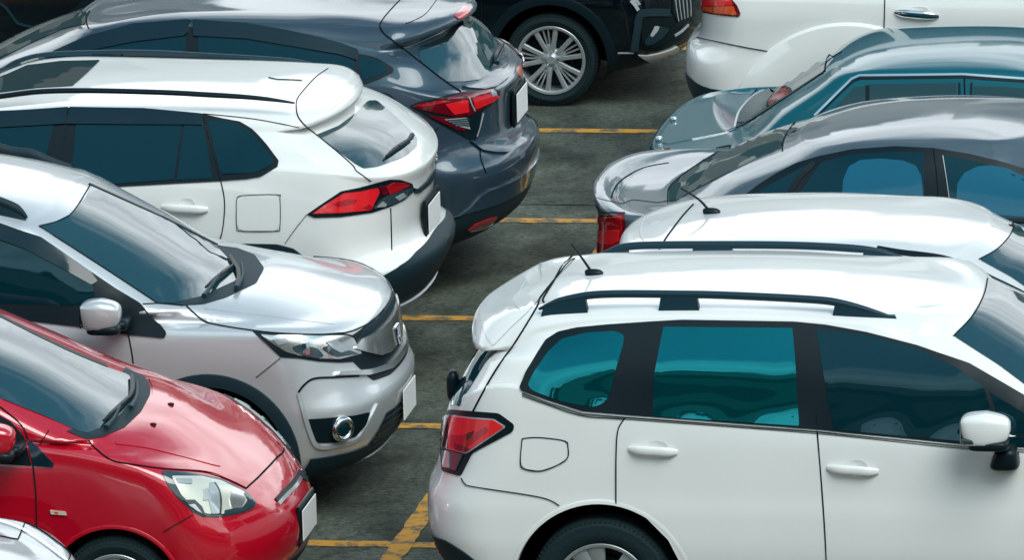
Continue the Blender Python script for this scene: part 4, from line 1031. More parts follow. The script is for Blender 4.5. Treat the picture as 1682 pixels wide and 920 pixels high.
def crossover():
    c = Car('parked_car', 'white crossover with dark sunroof and broad black rear bumper, beyond the silver family car', 'car', -2.6, 3.6, G)
    rows = [
     (-4.62, 0.26, -0.72, 0.3, 0.72),
     (-4.72, 0.34, -0.6, 0.36, 0.85),
     (-4.79, 0.48, -0.46, 0.48, 0.89),
     (-4.8, 0.62, -0.37, 0.62, 0.905),
     (-4.8, 0.74, -0.335, 0.715, 0.91),
     (-4.79, 0.8, -0.35, 0.75, 0.908),
     (-4.78, 0.84, -0.41, 0.785, 0.9),
     (-4.76, 0.92, -0.445, 0.87, 0.905, {'s': [(-1.2, 0.94)]}),
     (-4.74, 0.98, -0.435, 0.98, 0.9, {'s': [(-3.8, 1.02), (-1.2, 1.1)]}),
     (-4.7, 1.02, -0.42, 1.1, 0.88, {'s': [(-3.7, 1.1), (-2.6, 1.185), (-1.5, 1.225), (-1.1, 1.285), (-0.85, 1.27)], 'cr': (0.32, 2.5, 0.1)}),
     (-4.4, 1.06, -0.405, 1.17, [(-4.7, 0.72), (-3.6, 0.8), (-3.3, 0.872), (-0.5, 0.872)], {'s': [(-3.6, 1.12), (-2.6, 1.2), (-1.5, 1.24), (-1.1, 1.3), (-0.85, 1.285)], 'cr': (0.32, 2.5, 0.1)}),
     (-3.75, 1.12, -0.42, 1.195, 0.86, {'s': [(-3.3, 1.15), (-2.6, 1.215), (-1.5, 1.255), (-1.1, 1.312), (-0.85, 1.295)], 'cl': (0.42, 2.2, 0.05), 'cr': (0.32, 2.4, 0.1)}),
     (-3.35, 1.3321, -0.6, 1.3321, 0.8, {'s': [(-2.6, 1.3722), (-1.5, 1.3883), (-1.1, 1.3963)], 'cl': (0.38, 2.2, 0.05), 'cr': (0.3, 2.4, 0.08)}),
     (-2.92, 1.4926, -0.875, 1.4565, 0.725, {'s': [(-2.4, 1.5143), (-1.6, 1.4966), (-1.15, 1.4605)], 'cl': (0.22, 2.3, 0.06), 'cr': (0.1, 3, 0.13)}),
     (-2.89, 1.5052, -0.795, 1.4806, 0.715, {'s': [(-2.4, 1.538), (-1.6, 1.5189), (-1.15, 1.4846), (-0.95, 1.4766)], 'cl': (0.2, 2.3, 0.06), 'cr': (0.08, 3.5, 0.14)}),
     (-2.86, 1.5189, -0.8, 1.5098, 0.675, {'s': [(-2.4, 1.563), (-1.6, 1.548), (-1.1, 1.528)], 'cl': (0.18, 2.3, 0.06), 'cr': (0.08, 3, 0.14)}),
     (-2.7, 1.548, -0.92, 1.548, 0.5, {'s': [(-2.2, 1.578), (-1.5, 1.573)], 'cl': (0.2, 2.3, 0.06), 'cr': (0.2, 2.4, 0.03)}),
     (-2.5, 1.573, -1.1, 1.563, 0.25, {'s': [(-1.8, 1.588)]}),
     (-2.4, 1.578, -1.2, 1.568, 0, {'s': [(-1.8, 1.593)]})]
    c.body(rows, PEARL, CAP, (.34, 2.5, .09), [(-1.22, .36, .40), (-3.86, .36, .40)])
    c.wheels((-1.22, -3.86), .345, .345, .22, .225, .79, 'five')
    c.patch('sunroof', [(165, 99), (100, 100.5), (44, 107.5), (12, 122), (-70, 150), (-70, 166), (0, 152), (60, 144.5), (120, 141), (142, 121)], GL, .0045, 3, 9)
    rs = [(539, 113), (520, 126), (505, 141.5), (490, 160), (486.5, 172), (488.5, 189), (495, 200), (506, 211)]
    c.patch('spoiler', rs[:-1]+[(503, 206), (513, 202), (531, 190), (552, 174), (568, 160), (583, 144), (590, 133), (591, 124), (582, 118), (562, 114.5)], PEARL, .0035, 2, 8, rim=GAP)
    c.seam(rs, .009)
    c.patch('tailgate_window', [(519, 222), (556, 207), (584, 186), (604, 166), (618, 165), (658, 199), (683, 224), (685, 240), (671, 253), (658, 260), (620, 274), (597, 277), (584, 270)], GLS, .0045, 4, 8)
    wiper(c, [(631, 261), (652, 245), (674, 231)], [(672, 229), (664, 238), (650, 247)])
    c.seam([(506, 211), (545, 242), (578, 271), (586, 282), (609, 297)], .006)
    c.seam([(641, 342), (642, 370), (643, 411)], .006)
    # side glass
    c.patch('window_frame', [(-160, 200), (-60, 188), (0, 184), (115, 178), (236, 180), (333, 188), (365, 195), (394, 200), (414, 211), (440, 240), (458, 264), (456, 274), (428, 290), (404, 294), (364, 297), (182, 307), (0, 322), (-160, 332)], TRIM, 0.0075, 2, 10, sym=True)
    c.patch('window', [(342, 199), (381, 200.5), (404, 210), (430, 238), (450, 263), (446, 273), (421, 283), (364, 287), (354, 250)], GL, 0.0100, 3, 8, sym=True)
    c.patch('window', [(126, 200), (299, 201), (286, 296), (200, 301.5), (116, 306)], GL, 0.0100, 2, 9, sym=True)
    c.patch('window', [(303, 201), (333, 203), (350, 293), (291, 296.5)], GL, 0.0100, 2, 8, sym=True)
    c.patch('window', [(-150, 214), (-60, 204), (0, 200), (90, 199), (76, 256), (66, 310), (-150, 322)], GL, 0.0100, 2, 9, sym=True)
    c.patch('visor', [(115, 180), (236, 182), (333, 190), (333, 206), (220, 205.5), (110, 204)], VISOR, 0.0195, 2, 9, sym=True)
    c.patch('visor', [(-150, 202), (-60, 190), (0, 186), (113, 180), (108, 204), (0, 210.5), (-60, 216), (-150, 226)], VISOR, 0.0195, 2, 9, sym=True)
    c.seam([(114, 180), (104, 240), (96, 300)], .006, .0075, sym=True)
    c.seam([(333, 188), (346, 240), (363, 296)], .008, .0075, sym=True)
    c.seam([(333, 187), (420, 196), (500, 211)], .004)
    # panels
    d = c.patch('door', [(104, 313), (182, 309), (363, 299), (368, 322), (369, 344), (365, 380), (355, 402), (345, 440), (335, 500), (330, 545), (96, 560), (98, 400)], PEARL, .003, 4, 12, sym=True, rim=GAP)
    c.seam([(363, 298), (368, 322), (369, 344), (366, 375), (360, 399), (350, 430)], .008, sym=True)
    c.patch('handle_recess', [(292, 336), (296, 328), (306, 325), (316, 327), (322, 336), (318, 346), (300, 346)], PEARL, .0045, 5, 6, parent=d, sym=True, bowl=.55)
    handle(c, d, 266, 340.5, 342, 344, PEARL)
    c.patch('fuel_lid', [(389, 327), (397.6, 321), (455, 319.5), (460, 327), (460, 372), (453, 379), (397.6, 379), (389, 371)], PEARL, .003, 5, 8, rim=GAP)
    c.seam([(389, 327), (397.6, 321), (455, 319.5), (460, 327), (460, 372), (453, 379), (397.6, 379), (389, 371), (389, 327)], .004)
    c.seam([(504, 352), (485, 376), (468, 400)], .004)
    # lamps
    t = c.patch('taillight', [(504, 352), (530, 334), (560, 314), (590, 308), (619, 300), (640, 294.5), (658, 295), (676, 301), (679, 314), (662, 329), (646, 337), (611, 349), (560, 356), (517, 357.5)], TRIM, .006, 2, 6, sym=True)
    c.patch('lens', [(513.5, 350.5), (535, 335), (564, 317), (592, 314), (619, 308), (621, 316), (613, 332), (607.5, 344.5), (560, 349)], REDB, .012, 2, 6, parent=t, sym=True)
    c.patch('lens', [(545, 334), (570, 326), (585, 327), (580, 333), (556, 339)], REDL, .0145, 2, 5, parent=t, sym=True)
    c.patch('lens', [(592, 340), (604, 334), (609, 340), (606, 344)], REDL, .0145, 1, 4, parent=t, sym=True)
    c.patch('lens', [(622, 307), (631, 304), (635, 318), (626, 321)], REDD, .012, 1, 5, parent=t, sym=True)
    c.patch('lens', [(632, 306), (645, 299), (662, 299), (672, 303), (655, 312), (637, 319)], REDL, .0125, 1, 5, parent=t, sym=True)
    c.patch('lens', [(625, 327), (637, 321), (656, 314), (675, 308), (676, 315), (662, 327), (643, 336), (613, 342.5)], SMOKE, .012, 1, 5, parent=t, sym=True)
    c.patch('lens', [(646, 324), (660, 316), (664, 322), (652, 329)], CLEARL, .0145, 1, 4, parent=t, sym=True)
    c.patch('lens', [(616, 340), (626, 330), (632, 335), (630, 339)], CLEARL, .0145, 1, 4, parent=t, sym=True)
    c.patch('tailgate_trim', [(678, 308), (686, 310), (700, 297), (713, 277), (716, 284), (704, 303), (688, 316), (680, 317)], PLAST, .010, 1, 5)
    c.plate_at(.875, 1, out=.012, h=.15, frame=.06)
    lt = [(613, 471), (630, 452), (654.5, 436.5), (680, 416), (701, 395), (712, 380)]
    c.band('bumper_trim', lt, PLAST, .010, end=1)
    c.band('skid_plate', .50, SILP, .022, end=1, zlo=.40, ymax=.62, px=False, n=4)
    c.patch('arch_trim', [(350, 420), (362, 401.5), (404, 400), (455, 401), (482, 408), (498, 420), (509, 433), (530, 480), (545, 540), (520, 545), (505, 490), (470, 450), (420, 436), (375, 445), (340, 500), (320, 500)], PLAST, .012, 2, 8, sym=True)
    for Y, pts, w_ in ((2.93, [(-60, 165), (0, 158), (67, 150), (152, 148.5), (269.5, 151.5), (337, 155), (404, 159), (451.5, 164), (484, 169)], .018), (4.33, [(-60, 140), (0, 119), (27, 104), (67, 93), (135, 89), (236, 88), (337, 93), (438, 98), (498, 103), (539, 113)], .028)):
        c.tube('roof_rail', [at(x, y, Y) for x, y in pts], [w_, w_, w_, w_, w_, w_*.8, .006], PLASTL if w_ > .02 else TRIM, n=10, flat=.8)
    c.seam([(441, 127.5), (455, 130.5), (470, 131), (496, 132)], .006, curve=False)
    c.patch('windscreen', [(-3.25, c.y0-.62), (-2.98, c.y0-.6), (-2.98, c.y0+.6), (-3.25, c.y0+.62), (-3.6, c.y0+.6), (-3.72, c.y0), (-3.6, c.y0-.6)], GLS, .004, .03, .06, src=c.src_xy)
    mirror(c, (-260, 300), 2.52, (.10, .08, .08), PEARL)
    c.finish(); return c

def hrv():
    c = Car('parked_car', 'dark grey blue crossover seen from behind, smoked visors over its windows and long dark taillights', 'car', -2.5, 6.02, G)
    rows = [
     (-4.42, .26, -.58, .25, .72), (-4.50, .34, -.46, .31, .83), (-4.54, .46, -.33, .42, .868), (-4.56, .60, -.285, .58, .882), (-4.56, .70, -.260, .69, .886),
     (-4.55, .76, -.268, .745, .884), (-4.54, .82, -.315, .785, .872), (-4.52, .88, -.36, .88, .868, {'s': [(-1.1, .92)]}), (-4.50, .96, -.355, 1.0, .862, {'s': [(-3.5, 1.0), (-1.1, 1.07)]}),
     (-4.46, 1.0, -.345, 1.10, .842, {'s': [(-3.6, 1.06), (-2.6, 1.12), (-1.5, 1.18), (-1.0, 1.22), (-.75, 1.17)], 'cr': (.30, 2.5, .10)}),
     (-4.15, 1.02, -.37, 1.125, [(-4.5, .70), (-3.6, .78), (-3.3, .832), (-.4, .832)], {'s': [(-3.5, 1.08), (-2.6, 1.135), (-1.5, 1.195), (-1.0, 1.235), (-.75, 1.185)], 'cr': (.30, 2.5, .10)}),
     (-3.68, 1.07, -.42, 1.145, .82, {'s': [(-3.3, 1.09), (-2.6, 1.15), (-1.5, 1.21), (-1.0, 1.25), (-.78, 1.20)], 'cl': (.40, 2.2, .05), 'cr': (.30, 2.4, .10)}),
     (-3.22, 1.28, -.53, 1.29, .762, {'s': [(-2.6, 1.32), (-1.6, 1.36), (-1.1, 1.33)], 'cl': (.36, 2.2, .05), 'cr': (.28, 2.4, .09)}),
     (-2.80, 1.455, -.665, 1.435, .69, {'s': [(-2.4, 1.475), (-2.0, 1.50), (-1.5, 1.475), (-1.1, 1.41), (-.95, 1.385)], 'cl': (.22, 2.3, .06), 'cr': (.10, 3, .22)}),
     (-2.78, 1.47, -.575, 1.465, .675, {'s': [(-2.4, 1.50), (-2.0, 1.525), (-1.5, 1.50), (-1.1, 1.445), (-.85, 1.43)], 'cl': (.20, 2.3, .06), 'cr': (.07, 3.5, .27)}),
     (-2.74, 1.48, -.585, 1.495, .63, {'s': [(-2.4, 1.52), (-2.0, 1.545), (-1.5, 1.53), (-1.1, 1.49)], 'cl': (.18, 2.3, .06), 'cr': (.07, 3, .27)}),
     (-2.5, 1.52, -.85, 1.52, .44, {'s': [(-2.0, 1.56), (-1.4, 1.55)], 'cl': (.2, 2.3, .06), 'cr': (.2, 2.4, .03)}),
     (-2.3, 1.55, -1.1, 1.54, .2, {'s': [(-1.8, 1.565)]}), (-2.2, 1.555, -1.2, 1.545, 0, {'s': [(-1.8, 1.57)]})]
    c.body(rows, GREYBLUE, CAP, (.34, 2.5, .10), [(-1.08, .34, .385), (-3.69, .34, .385)])
    c.wheels((-1.08, -3.69), .33, .33, .21, .215, .77, 'five')
    c.patch('windscreen', [(-90, 128), (-40, 112), (0, 96), (50, 71), (100, 48), (140, 39), (143, 18.5), (120, 22), (64, 48), (30, 65), (0, 82), (-60, 108), (-100, 122)], GL, .004, 3, 8)
    c.seam([(147, 18), (142, 28), (143, 40), (146, 46)], .012); 
    c.patch('window_frame', [(-40, 150), (0, 128), (45, 104), (89, 85), (152, 56), (219, 39), (303, 32.5), (404, 37.5), (472, 49), (522, 59.5), (560, 70), (588, 81), (589, 88), (605, 91), (621, 96), (646, 111), (646, 118), (622, 130), (597, 139), (560, 146), (480, 152), (300, 158), (100, 164), (-40, 168)], TRIM, .004, 2, 10, sym=True)
    c.patch('window', [(590, 92), (606, 95), (621, 100), (637, 112), (637, 117), (618, 126), (597, 132), (590, 112)], GL, .0065, 2, 6, sym=True)
    c.patch('window', [(325, 50), (404, 55), (472, 66), (522, 76), (560, 88), (582, 98), (584, 140), (480, 150), (330, 154)], GL, .0065, 2, 9, sym=True)
    c.patch('window', [(60, 150), (110, 100), (152, 76), (219, 58), (304, 48), (308, 155), (80, 162)], GL, .0065, 2, 9, sym=True)
    c.patch('visor', [(89, 86.5), (152, 58), (219, 41), (304, 34.5), (312, 34.5), (310, 52), (303, 59), (219, 69), (152, 82.5), (128, 92), (100, 106), (60, 120)], VISOR, .016, 2, 9, sym=True)
    c.patch('visor', [(318, 34.5), (404, 39.5), (472, 51.5), (522, 61.5), (560, 72), (587, 82), (586, 100), (560, 91), (505, 81), (404, 64), (318, 59)], VISOR, .016, 2, 9, sym=True)
    rs = [(657, 0), (640, 18), (628, 33), (624, 43), (631, 55), (658, 76), (690, 101.5), (731, 133), (757, 150)]
    c.seam(rs, .010); c.seam([(690, -28), (672, -14), (657, 0)], .010)
    c.patch('spoiler', [(657, 0), (640, 18), (628, 33), (624.5, 43), (632, 55), (660, 75), (678, 70), (695, 63), (728, 50), (753, 35), (766, 22), (775, 10), (774, 5), (750, -1), (720, -14), (700, -26), (680, -20)], GREYBLUE, .0035, 2, 8, rim=GAP)
    c.seam([(717, 0), (700, 22), (682, 33), (666, 39)], .004)
    c.patch('brake_light', [(753, 19), (761.5, 11.7), (774, 12), (770, 20), (761.5, 28.5), (753, 31), (745, 27)], REDL, .008, 1, 4)
    c.patch('tailgate_window', [(688, 77), (705, 72), (728, 62), (751.5, 40), (766.5, 26), (800, 52), (825, 73), (823, 85), (808, 108), (798, 124), (787, 131), (760, 134), (733, 134), (710, 118), (691.6, 101.5), (688, 90)], GLS, .0045, 3, 8)
    c.patch('spoiler_shade_strip', [(688, 77), (705, 71), (728, 61), (752, 38), (757, 41), (735, 68), (715, 75), (700, 78)], GAP, .0065, 1, 5)  # dark strip painted on for the shade under the spoiler lip
    wiper(c, [(808, 106), (812, 90), (822, 76)], [(810, 108), (814, 96), (820, 84)])
    t = c.patch('taillight', [(673, 173.5), (685, 168), (762, 151), (807, 144), (815, 147), (821, 157), (806, 170), (792, 180), (788, 200), (782, 229), (771, 229), (735, 209), (700, 190)], TRIM, .006, 2, 6, sym=True)
    c.patch('lens', [(677, 174), (690, 169.5), (765.5, 154.5), (790, 150), (809, 147.5), (818, 156.5), (805, 168), (790, 178), (769, 189), (742, 190), (715, 184), (695, 180)], REDD, .011, 2, 6, parent=t, sym=True)
    c.patch('lens', [(730, 170), (766, 163), (768, 183), (744, 187), (738, 180)], REDB, .0145, 2, 5, parent=t, sym=True)
    c.patch('lens', [(684, 172), (728, 164), (732, 168), (692, 175)], REDL, .0145, 1, 5, parent=t, sym=True)
    c.patch('lens', [(774, 161), (800, 154), (818, 157), (806, 167), (778, 179)], REDB, .0145, 2, 5, parent=t, sym=True)
    c.patch('lens', [(803, 151), (811, 150), (813, 156), (805, 158)], CLEARL, .0165, 1, 4, parent=t, sym=True)
    c.line('lens_edge', [(768, 160), (772, 170), (777, 181)], SILP, .008, .0155, parent=t)
    c.patch('lens', [(700, 188), (740, 193), (762, 191), (762, 216), (740, 208)], REDD, .0115, 2, 5, parent=t, sym=True)
    c.patch('lens', [(728, 195), (764, 192), (770, 212), (752, 207)], CLEARL, .0135, 2, 5, parent=t, sym=True)
    for k in range(4): c.line('lens_edge', [(733+k*4, 197+k*3), (752+k*2, 195.5+k*3), (768, 194+k*4)], SMOKE, .007, .0155, parent=t)
    c.line('lens_edge', [(793, 185), (788, 205), (782, 224)], SILP, .005, .009, parent=t)
    c.plate_at(.955, 1, out=.02, h=.16, frame=.05)
    c.patch('far_taillight', [(849, 110), (853, 108), (857, 118), (855, 128), (851, 124)], AMBER, .008, 1, 4)
    c.patch('tailgate_ledge', [(757, 142), (788, 134), (812, 127), (841, 116), (836, 127), (815, 143), (795, 148), (770, 146)], GREYBLUE, .012, 3, 6)
    c.patch('tailgate_crease', [(770, 231), (790, 238), (812, 244), (838, 248), (832, 252), (812, 252), (790, 247)], GREYBLUE, .016, 2, 6)
    c.seam([(720, 208), (710, 222), (702, 230)], .005); c.seam([(788, 240), (790, 262), (798, 284)], .006)
    c.seam([(612, 158), (622, 152), (636, 154), (645, 160), (653, 172), (654, 185), (651, 190)], .006)
    lt = [(735, 362), (750, 358.5), (761.5, 353), (772, 341), (784, 329), (800, 320), (832, 310)]
    c.band('bumper_trim', lt, PLAST, .008, end=1)
    c.band('bumper_ledge', [(735, 357), (750, 354), (761.5, 348), (772, 335), (782, 322), (800, 312), (832, 300)], GREYBLUE, .014, end=1, zlo=.50)
    c.patch('reflector', [(767, 376.5), (779, 367), (800, 358), (815, 354), (808, 364), (790, 372), (772, 377)], REDL, .013, 1, 4, sym=True)
    c.line('bumper_edge', [(772, 378), (792, 373), (808, 366)], SILP, .008, .014)
    arch_trim(c, (-1.08, .34), .385, .44, PLAST)
    c.patch('door', [(320, 158), (480, 154), (584, 142), (575, 220), (560, 250), (545, 330), (330, 350)], GREYBLUE, .003, 4, 12, sym=True, rim=GAP)
    mirror(c, (-170, 165), 5.05, (.10, .08, .08), GREYBLUE)
    c.finish(); return c
def hatch():
    c = Car('parked_car', 'pale silver hatchback mostly hidden behind the large white estate car, short roof aerial', 'car', 2.8, 1.2, G)
    rows = [
     (1.05, 0.26, 4.55, 0.22, 0.7),
     (0.9, 0.34, 4.68, 0.28, 0.8),
     (0.8, 0.48, 4.74, 0.44, 0.83),
     (0.775, 0.62, 4.76, 0.58, 0.845),
     (0.79, 0.76, 4.74, 0.7, 0.845),
     (0.83, 0.88, 4.7, 0.78, 0.835),
     (0.86, 0.96, 4.62, 0.86, 0.815, {'s': [(2.0, 1.0), (3.4, 0.96)]}),
     (0.865, 0.98, 4.2, 0.97, [(0.8, 0.81), (3.2, 0.81), (3.7, 0.72), (4.2, 0.66)], {'s': [(2.0, 1.015), (3.3, 0.98)]}),
     (0.87, 1.0, 3.7, 1.06, 0.8, {'s': [(2.0, 1.03), (3.2, 1.0)], 'cr': (0.4, 2.2, 0.05)}),
     (0.98, 1.164, 3.25, 1.212, 0.745, {'s': [(2.0, 1.212), (3.0, 1.164)], 'cr': (0.34, 2.2, 0.06)}),
     (1.1, 1.292, 2.86, 1.375, 0.675, {'s': [(1.5, 1.335), (2.0, 1.345), (2.5, 1.315)], 'cr': (0.2, 2.2, 0.08), 'cl': (0.26, 2.4, 0.04)}),
     (0.985, 1.296, 2.84, 1.385, 0.655, {'s': [(1.25, 1.33), (1.6, 1.36), (2.0, 1.37), (2.5, 1.345)], 'cr': (0.18, 2.2, 0.08), 'cl': (0.3, 2.3, 0.04)}),
     (0.99, 1.33, 2.8, 1.395, 0.61, {'s': [(1.3, 1.37), (1.6, 1.395), (2.0, 1.405), (2.5, 1.38)], 'cr': (0.16, 2.2, 0.08), 'cl': (0.3, 2.2, 0.04)}),
     (1.15, 1.385, 2.65, 1.415, 0.4, {'s': [(1.6, 1.425), (2.0, 1.435)], 'cr': (0.2, 2.2, 0.05), 'cl': (0.2, 2.2, 0.04)}),
     (1.4, 1.425, 2.5, 1.43, 0.18, {'s': [(1.9, 1.445)]}),
     (1.5, 1.43, 2.4, 1.435, 0, {'s': [(1.9, 1.448)]})]
    c.body(rows, PALE, CAP, CAP, [(1.45, .30, .345), (3.98, .30, .345)])
    c.wheels((1.45, 3.98), .295, .295, .18, .195, .74, 'five')
    c.patch('windscreen', [(1665, 357), (1663, 380), (1640, 408), (1609, 427), (1660, 455), (1740, 510), (1800, 560), (1850, 555), (1890, 520), (1900, 490), (1800, 420), (1720, 378)], GLS, .004, 4, 10)
    c.seam([(1664, 355), (1662, 381), (1639, 408.5), (1608, 426.5)], .009)
    c.line('roof_trim', [(1440, 408), (1480, 415), (1541, 423), (1590, 438), (1625, 456), (1682, 484), (1740, 520)], TRIM, .035, .006, sym=True)
    c.seam([(1139, 336), (1124, 352), (1109, 371), (1095, 390), (1083, 410)], .009)
    c.line('spoiler_crease', [(1078, 336), (1063, 350), (1054, 367), (1052, 385), (1060, 400)], SILP, .004, .003)
    antenna(c, (1169, 350), (1118, 309), 1.2, .012)
    c.patch('window_frame', [(x, z) for x, z in ((1.25, 1.06), (1.6, 1.05), (3.25, 1.02), (2.95, 1.2), (2.5, 1.345), (2.0, 1.375), (1.5, 1.36), (1.28, 1.26))], TRIM, .004, .03, .06, src=c.src_xz, sym=True)
    c.patch('window', [(x, z) for x, z in ((1.7, 1.08), (2.35, 1.07), (2.3, 1.34), (1.72, 1.34))], GL, .0065, .03, .06, src=c.src_xz, sym=True)
    c.patch('window', [(x, z) for x, z in ((2.42, 1.07), (3.15, 1.04), (2.9, 1.2), (2.38, 1.34))], GL, .0065, .03, .06, src=c.src_xz, sym=True)
    c.patch('tailgate_window', [(c.y0-.5, 1.06), (c.y0+.5, 1.06), (c.y0+.45, 1.30), (c.y0-.45, 1.30)], GL, .004, .03, .06, src=c.src_yz)
    c.patch('taillight', [(c.y0-.80, .84), (c.y0-.58, .84), (c.y0-.58, 1.0), (c.y0-.76, 1.02)], REDL, .006, .03, .06, src=c.src_yz, sym=True)
    mirror(c, (1780, 560), .28, (.10, .08, .08), PALE)
    c.finish(); return c

def sedan():
    c = Car('parked_car', 'grey saloon with a lip spoiler on its boot and pale sunshades behind its side windows', 'car', 2.7, 3.75, G)
    rows = [
     (0.78, 0.26, 4.8, 0.22, 0.7),
     (0.62, 0.33, 4.92, 0.28, 0.82),
     (0.53, 0.46, 4.98, 0.42, 0.85),
     (0.485, 0.6, 5.0, 0.56, 0.868),
     (0.475, 0.74, 4.98, 0.7, 0.868),
     (0.485, 0.86, 4.95, 0.76, 0.862),
     (0.47, 0.97, 4.92, 0.8, 0.85, {'s': [(2.0, 0.95), (4.2, 0.86)]}),
     (0.455, 1.045, 4.86, 0.84, 0.832, {'s': [(0.75, 1.01), (1.3, 1.0), (3.4, 0.96)], 'cl': (0.22, 2.6, 0.1)}),
     (0.475, 1.062, 4.84, 0.845, 0.815, {'s': [(0.75, 1.02), (1.3, 1.015), (3.4, 0.97)], 'cl': (0.22, 2.5, 0.1)}),
     (0.54, 1.045, 4.8, 0.855, [(0.5, 0.78), (1.0, 0.8), (4, 0.8)], {'s': [(0.8, 1.02), (1.3, 1.02), (3.4, 0.975)], 'cl': (0.2, 2.5, 0.1)}),
     (0.6, 1.005, 4.4, 0.95, [(0.5, 0.74), (1.2, 0.79), (3.6, 0.79), (4.4, 0.66)], {'s': [(0.85, 1.01), (1.4, 1.025), (3.4, 0.98)], 'cl': (0.2, 2.4, 0.1)}),
     (0.82, 0.985, 3.75, 1.06, [(0.8, 0.73), (1.3, 0.785), (4, 0.785)], {'s': [(1.25, 1.035), (3.3, 0.995)], 'cl': (0.12, 3, 0.17), 'cr': (0.4, 2.2, 0.05)}),
     (1.14, 1.1574, 3.3, 1.2066, 0.725, {'s': [(1.5, 1.1738), (2.2, 1.1984), (3.0, 1.1656)], 'cl': (0.12, 3, 0.16), 'cr': (0.36, 2.2, 0.06)}),
     (1.52, 1.3009, 2.92, 1.345, 0.645, {'s': [(1.75, 1.2886), (2.3, 1.33), (2.7, 1.3009)], 'cl': (0.09, 3, 0.12), 'cr': (0.2, 2.2, 0.08)}),
     (1.55, 1.317, 2.9, 1.36, 0.6, {'s': [(1.75, 1.317), (2.3, 1.363), (2.7, 1.333)], 'cl': (0.14, 2.2, 0.08), 'cr': (0.18, 2.2, 0.08)}),
     (1.62, 1.335, 2.85, 1.37, 0.53, {'s': [(2.3, 1.387)], 'cl': (0.14, 2.2, 0.08), 'cr': (0.18, 2.2, 0.08)}),
     (1.8, 1.375, 2.7, 1.385, 0.28, {'s': [(2.3, 1.407)]}),
     (1.95, 1.387, 2.6, 1.393, 0, {'s': [(2.3, 1.413)]})]
    c.body(rows, GREY, (.30, 2.6, .08), CAP, [(1.32, .30, .35), (3.98, .30, .35)])
    c.wheels((1.32, 3.98), .30, .30, .19, .20, .76, 'five')
    c.patch('rear_window', [(1098, 331), (1100, 309), (1119, 291), (1146, 271), (1180, 250), (1230, 222), (1270, 204), (1312, 190), (1295, 214), (1286, 232), (1283, 243), (1240, 262), (1180, 292), (1130, 318), (1112, 329)], GLS, .0045, 3, 9)
    c.seam([(1306, 201), (1295, 215), (1287, 231), (1285, 248)], .008); c.seam([(1097, 333), (1099, 309), (1118, 290), (1146, 270), (1180, 249)], .008)
    c.patch('window_frame', [(1190, 352), (1217, 326), (1243, 306), (1276, 286.5), (1309, 270), (1347, 258), (1400, 247), (1471, 242), (1534, 245), (1591, 254), (1639, 265), (1682, 279), (1740, 305), (1800, 345), (1840, 372), (1500, 362)], TRIM, 0.0110, 2, 10, sym=True)
    c.patch('window', [(1228, 332), (1250, 313), (1290, 290), (1336, 268), (1322, 282), (1298, 308), (1280, 338)], GL, 0.0135, 1, 8, sym=True)
    c.patch('window', [(1300, 340), (1318, 312), (1350, 268), (1400, 256), (1471, 251), (1518, 252), (1518, 356), (1400, 350)], GL, 0.0135, 2, 9, sym=True)
    c.patch('window', [(1550, 256), (1600, 266), (1639, 277), (1682, 296), (1740, 330), (1800, 368), (1562, 360), (1557, 310)], GL, 0.0135, 2, 9, sym=True)
    c.patch('sunshade', [(1384, 340), (1384, 315), (1386, 295), (1395, 275), (1414, 265), (1447, 262.5), (1483, 265), (1505, 273), (1514, 290), (1516, 315), (1516, 345), (1450, 344)], SHADE, 0.0150, 3, 8, sym=True)
    c.patch('sunshade', [(1572, 345), (1572, 320), (1573, 302), (1584, 285), (1605, 275), (1627, 273), (1653, 278), (1690, 296), (1730, 330), (1755, 360), (1650, 354)], SHADE, 0.0150, 3, 8, sym=True)
    c.seam([(1533, 246), (1539, 290), (1543, 350)], .006, .0145, sym=True); c.line('window_trim', [(1549, 257), (1556, 300), (1562, 345)], SILP, .003, .0155, sym=True)
    c.line('window_trim', [(1338, 268), (1312, 295), (1294, 325)], TRIM, .03, .016, sym=True)
    c.patch('boot_lid', [(1035, 265), (1090, 264), (1158, 260), (1138, 275), (1116, 291), (1099, 309), (1097, 330), (1080, 333), (1040, 328), (1020, 335), (980, 325), (975, 318), (986, 296), (1005, 277)], GREY, .003, 3, 8, rim=GAP)
    c.line('spoiler_crease', [(1098, 268), (1058, 276), (1025, 293), (1009, 310), (1004, 326)], GAP, .008, .005)
    t = c.patch('taillight', [(979, 352), (1000, 353), (1026, 352), (1028, 378), (1020, 420), (1000, 432), (978, 425), (976, 385)], REDD, .006, 2, 6, sym=True)
    c.patch('lens', [(985, 356), (1002, 356), (1023, 355), (1024, 376), (1017, 416), (984, 418), (981, 385)], REDL, .011, 3, 6, parent=t, sym=True)
    c.patch('lens', [(988, 378), (1020, 377), (1018, 396), (1006, 402), (986, 400)], REDB, .0135, 2, 6, parent=t, sym=True)
    c.seam([(976, 330), (985, 349), (1027, 350)], .006, curve=False)
    c.patch('door', [(1300, 345), (1516, 362), (1535, 365), (1545, 480), (1400, 470), (1330, 430)], GREY, .003, 3, 14, sym=True, rim=GAP)
    c.patch('windscreen', [(2.98, c.y0-.58), (2.98, c.y0+.58), (3.4, c.y0+.64), (3.66, c.y0), (3.4, c.y0-.64)], GLS, .004, .03, .06, src=c.src_xy)
    mirror(c, (1790, 370), 2.80, (.10, .08, .08), GREY)
    c.finish(); return c

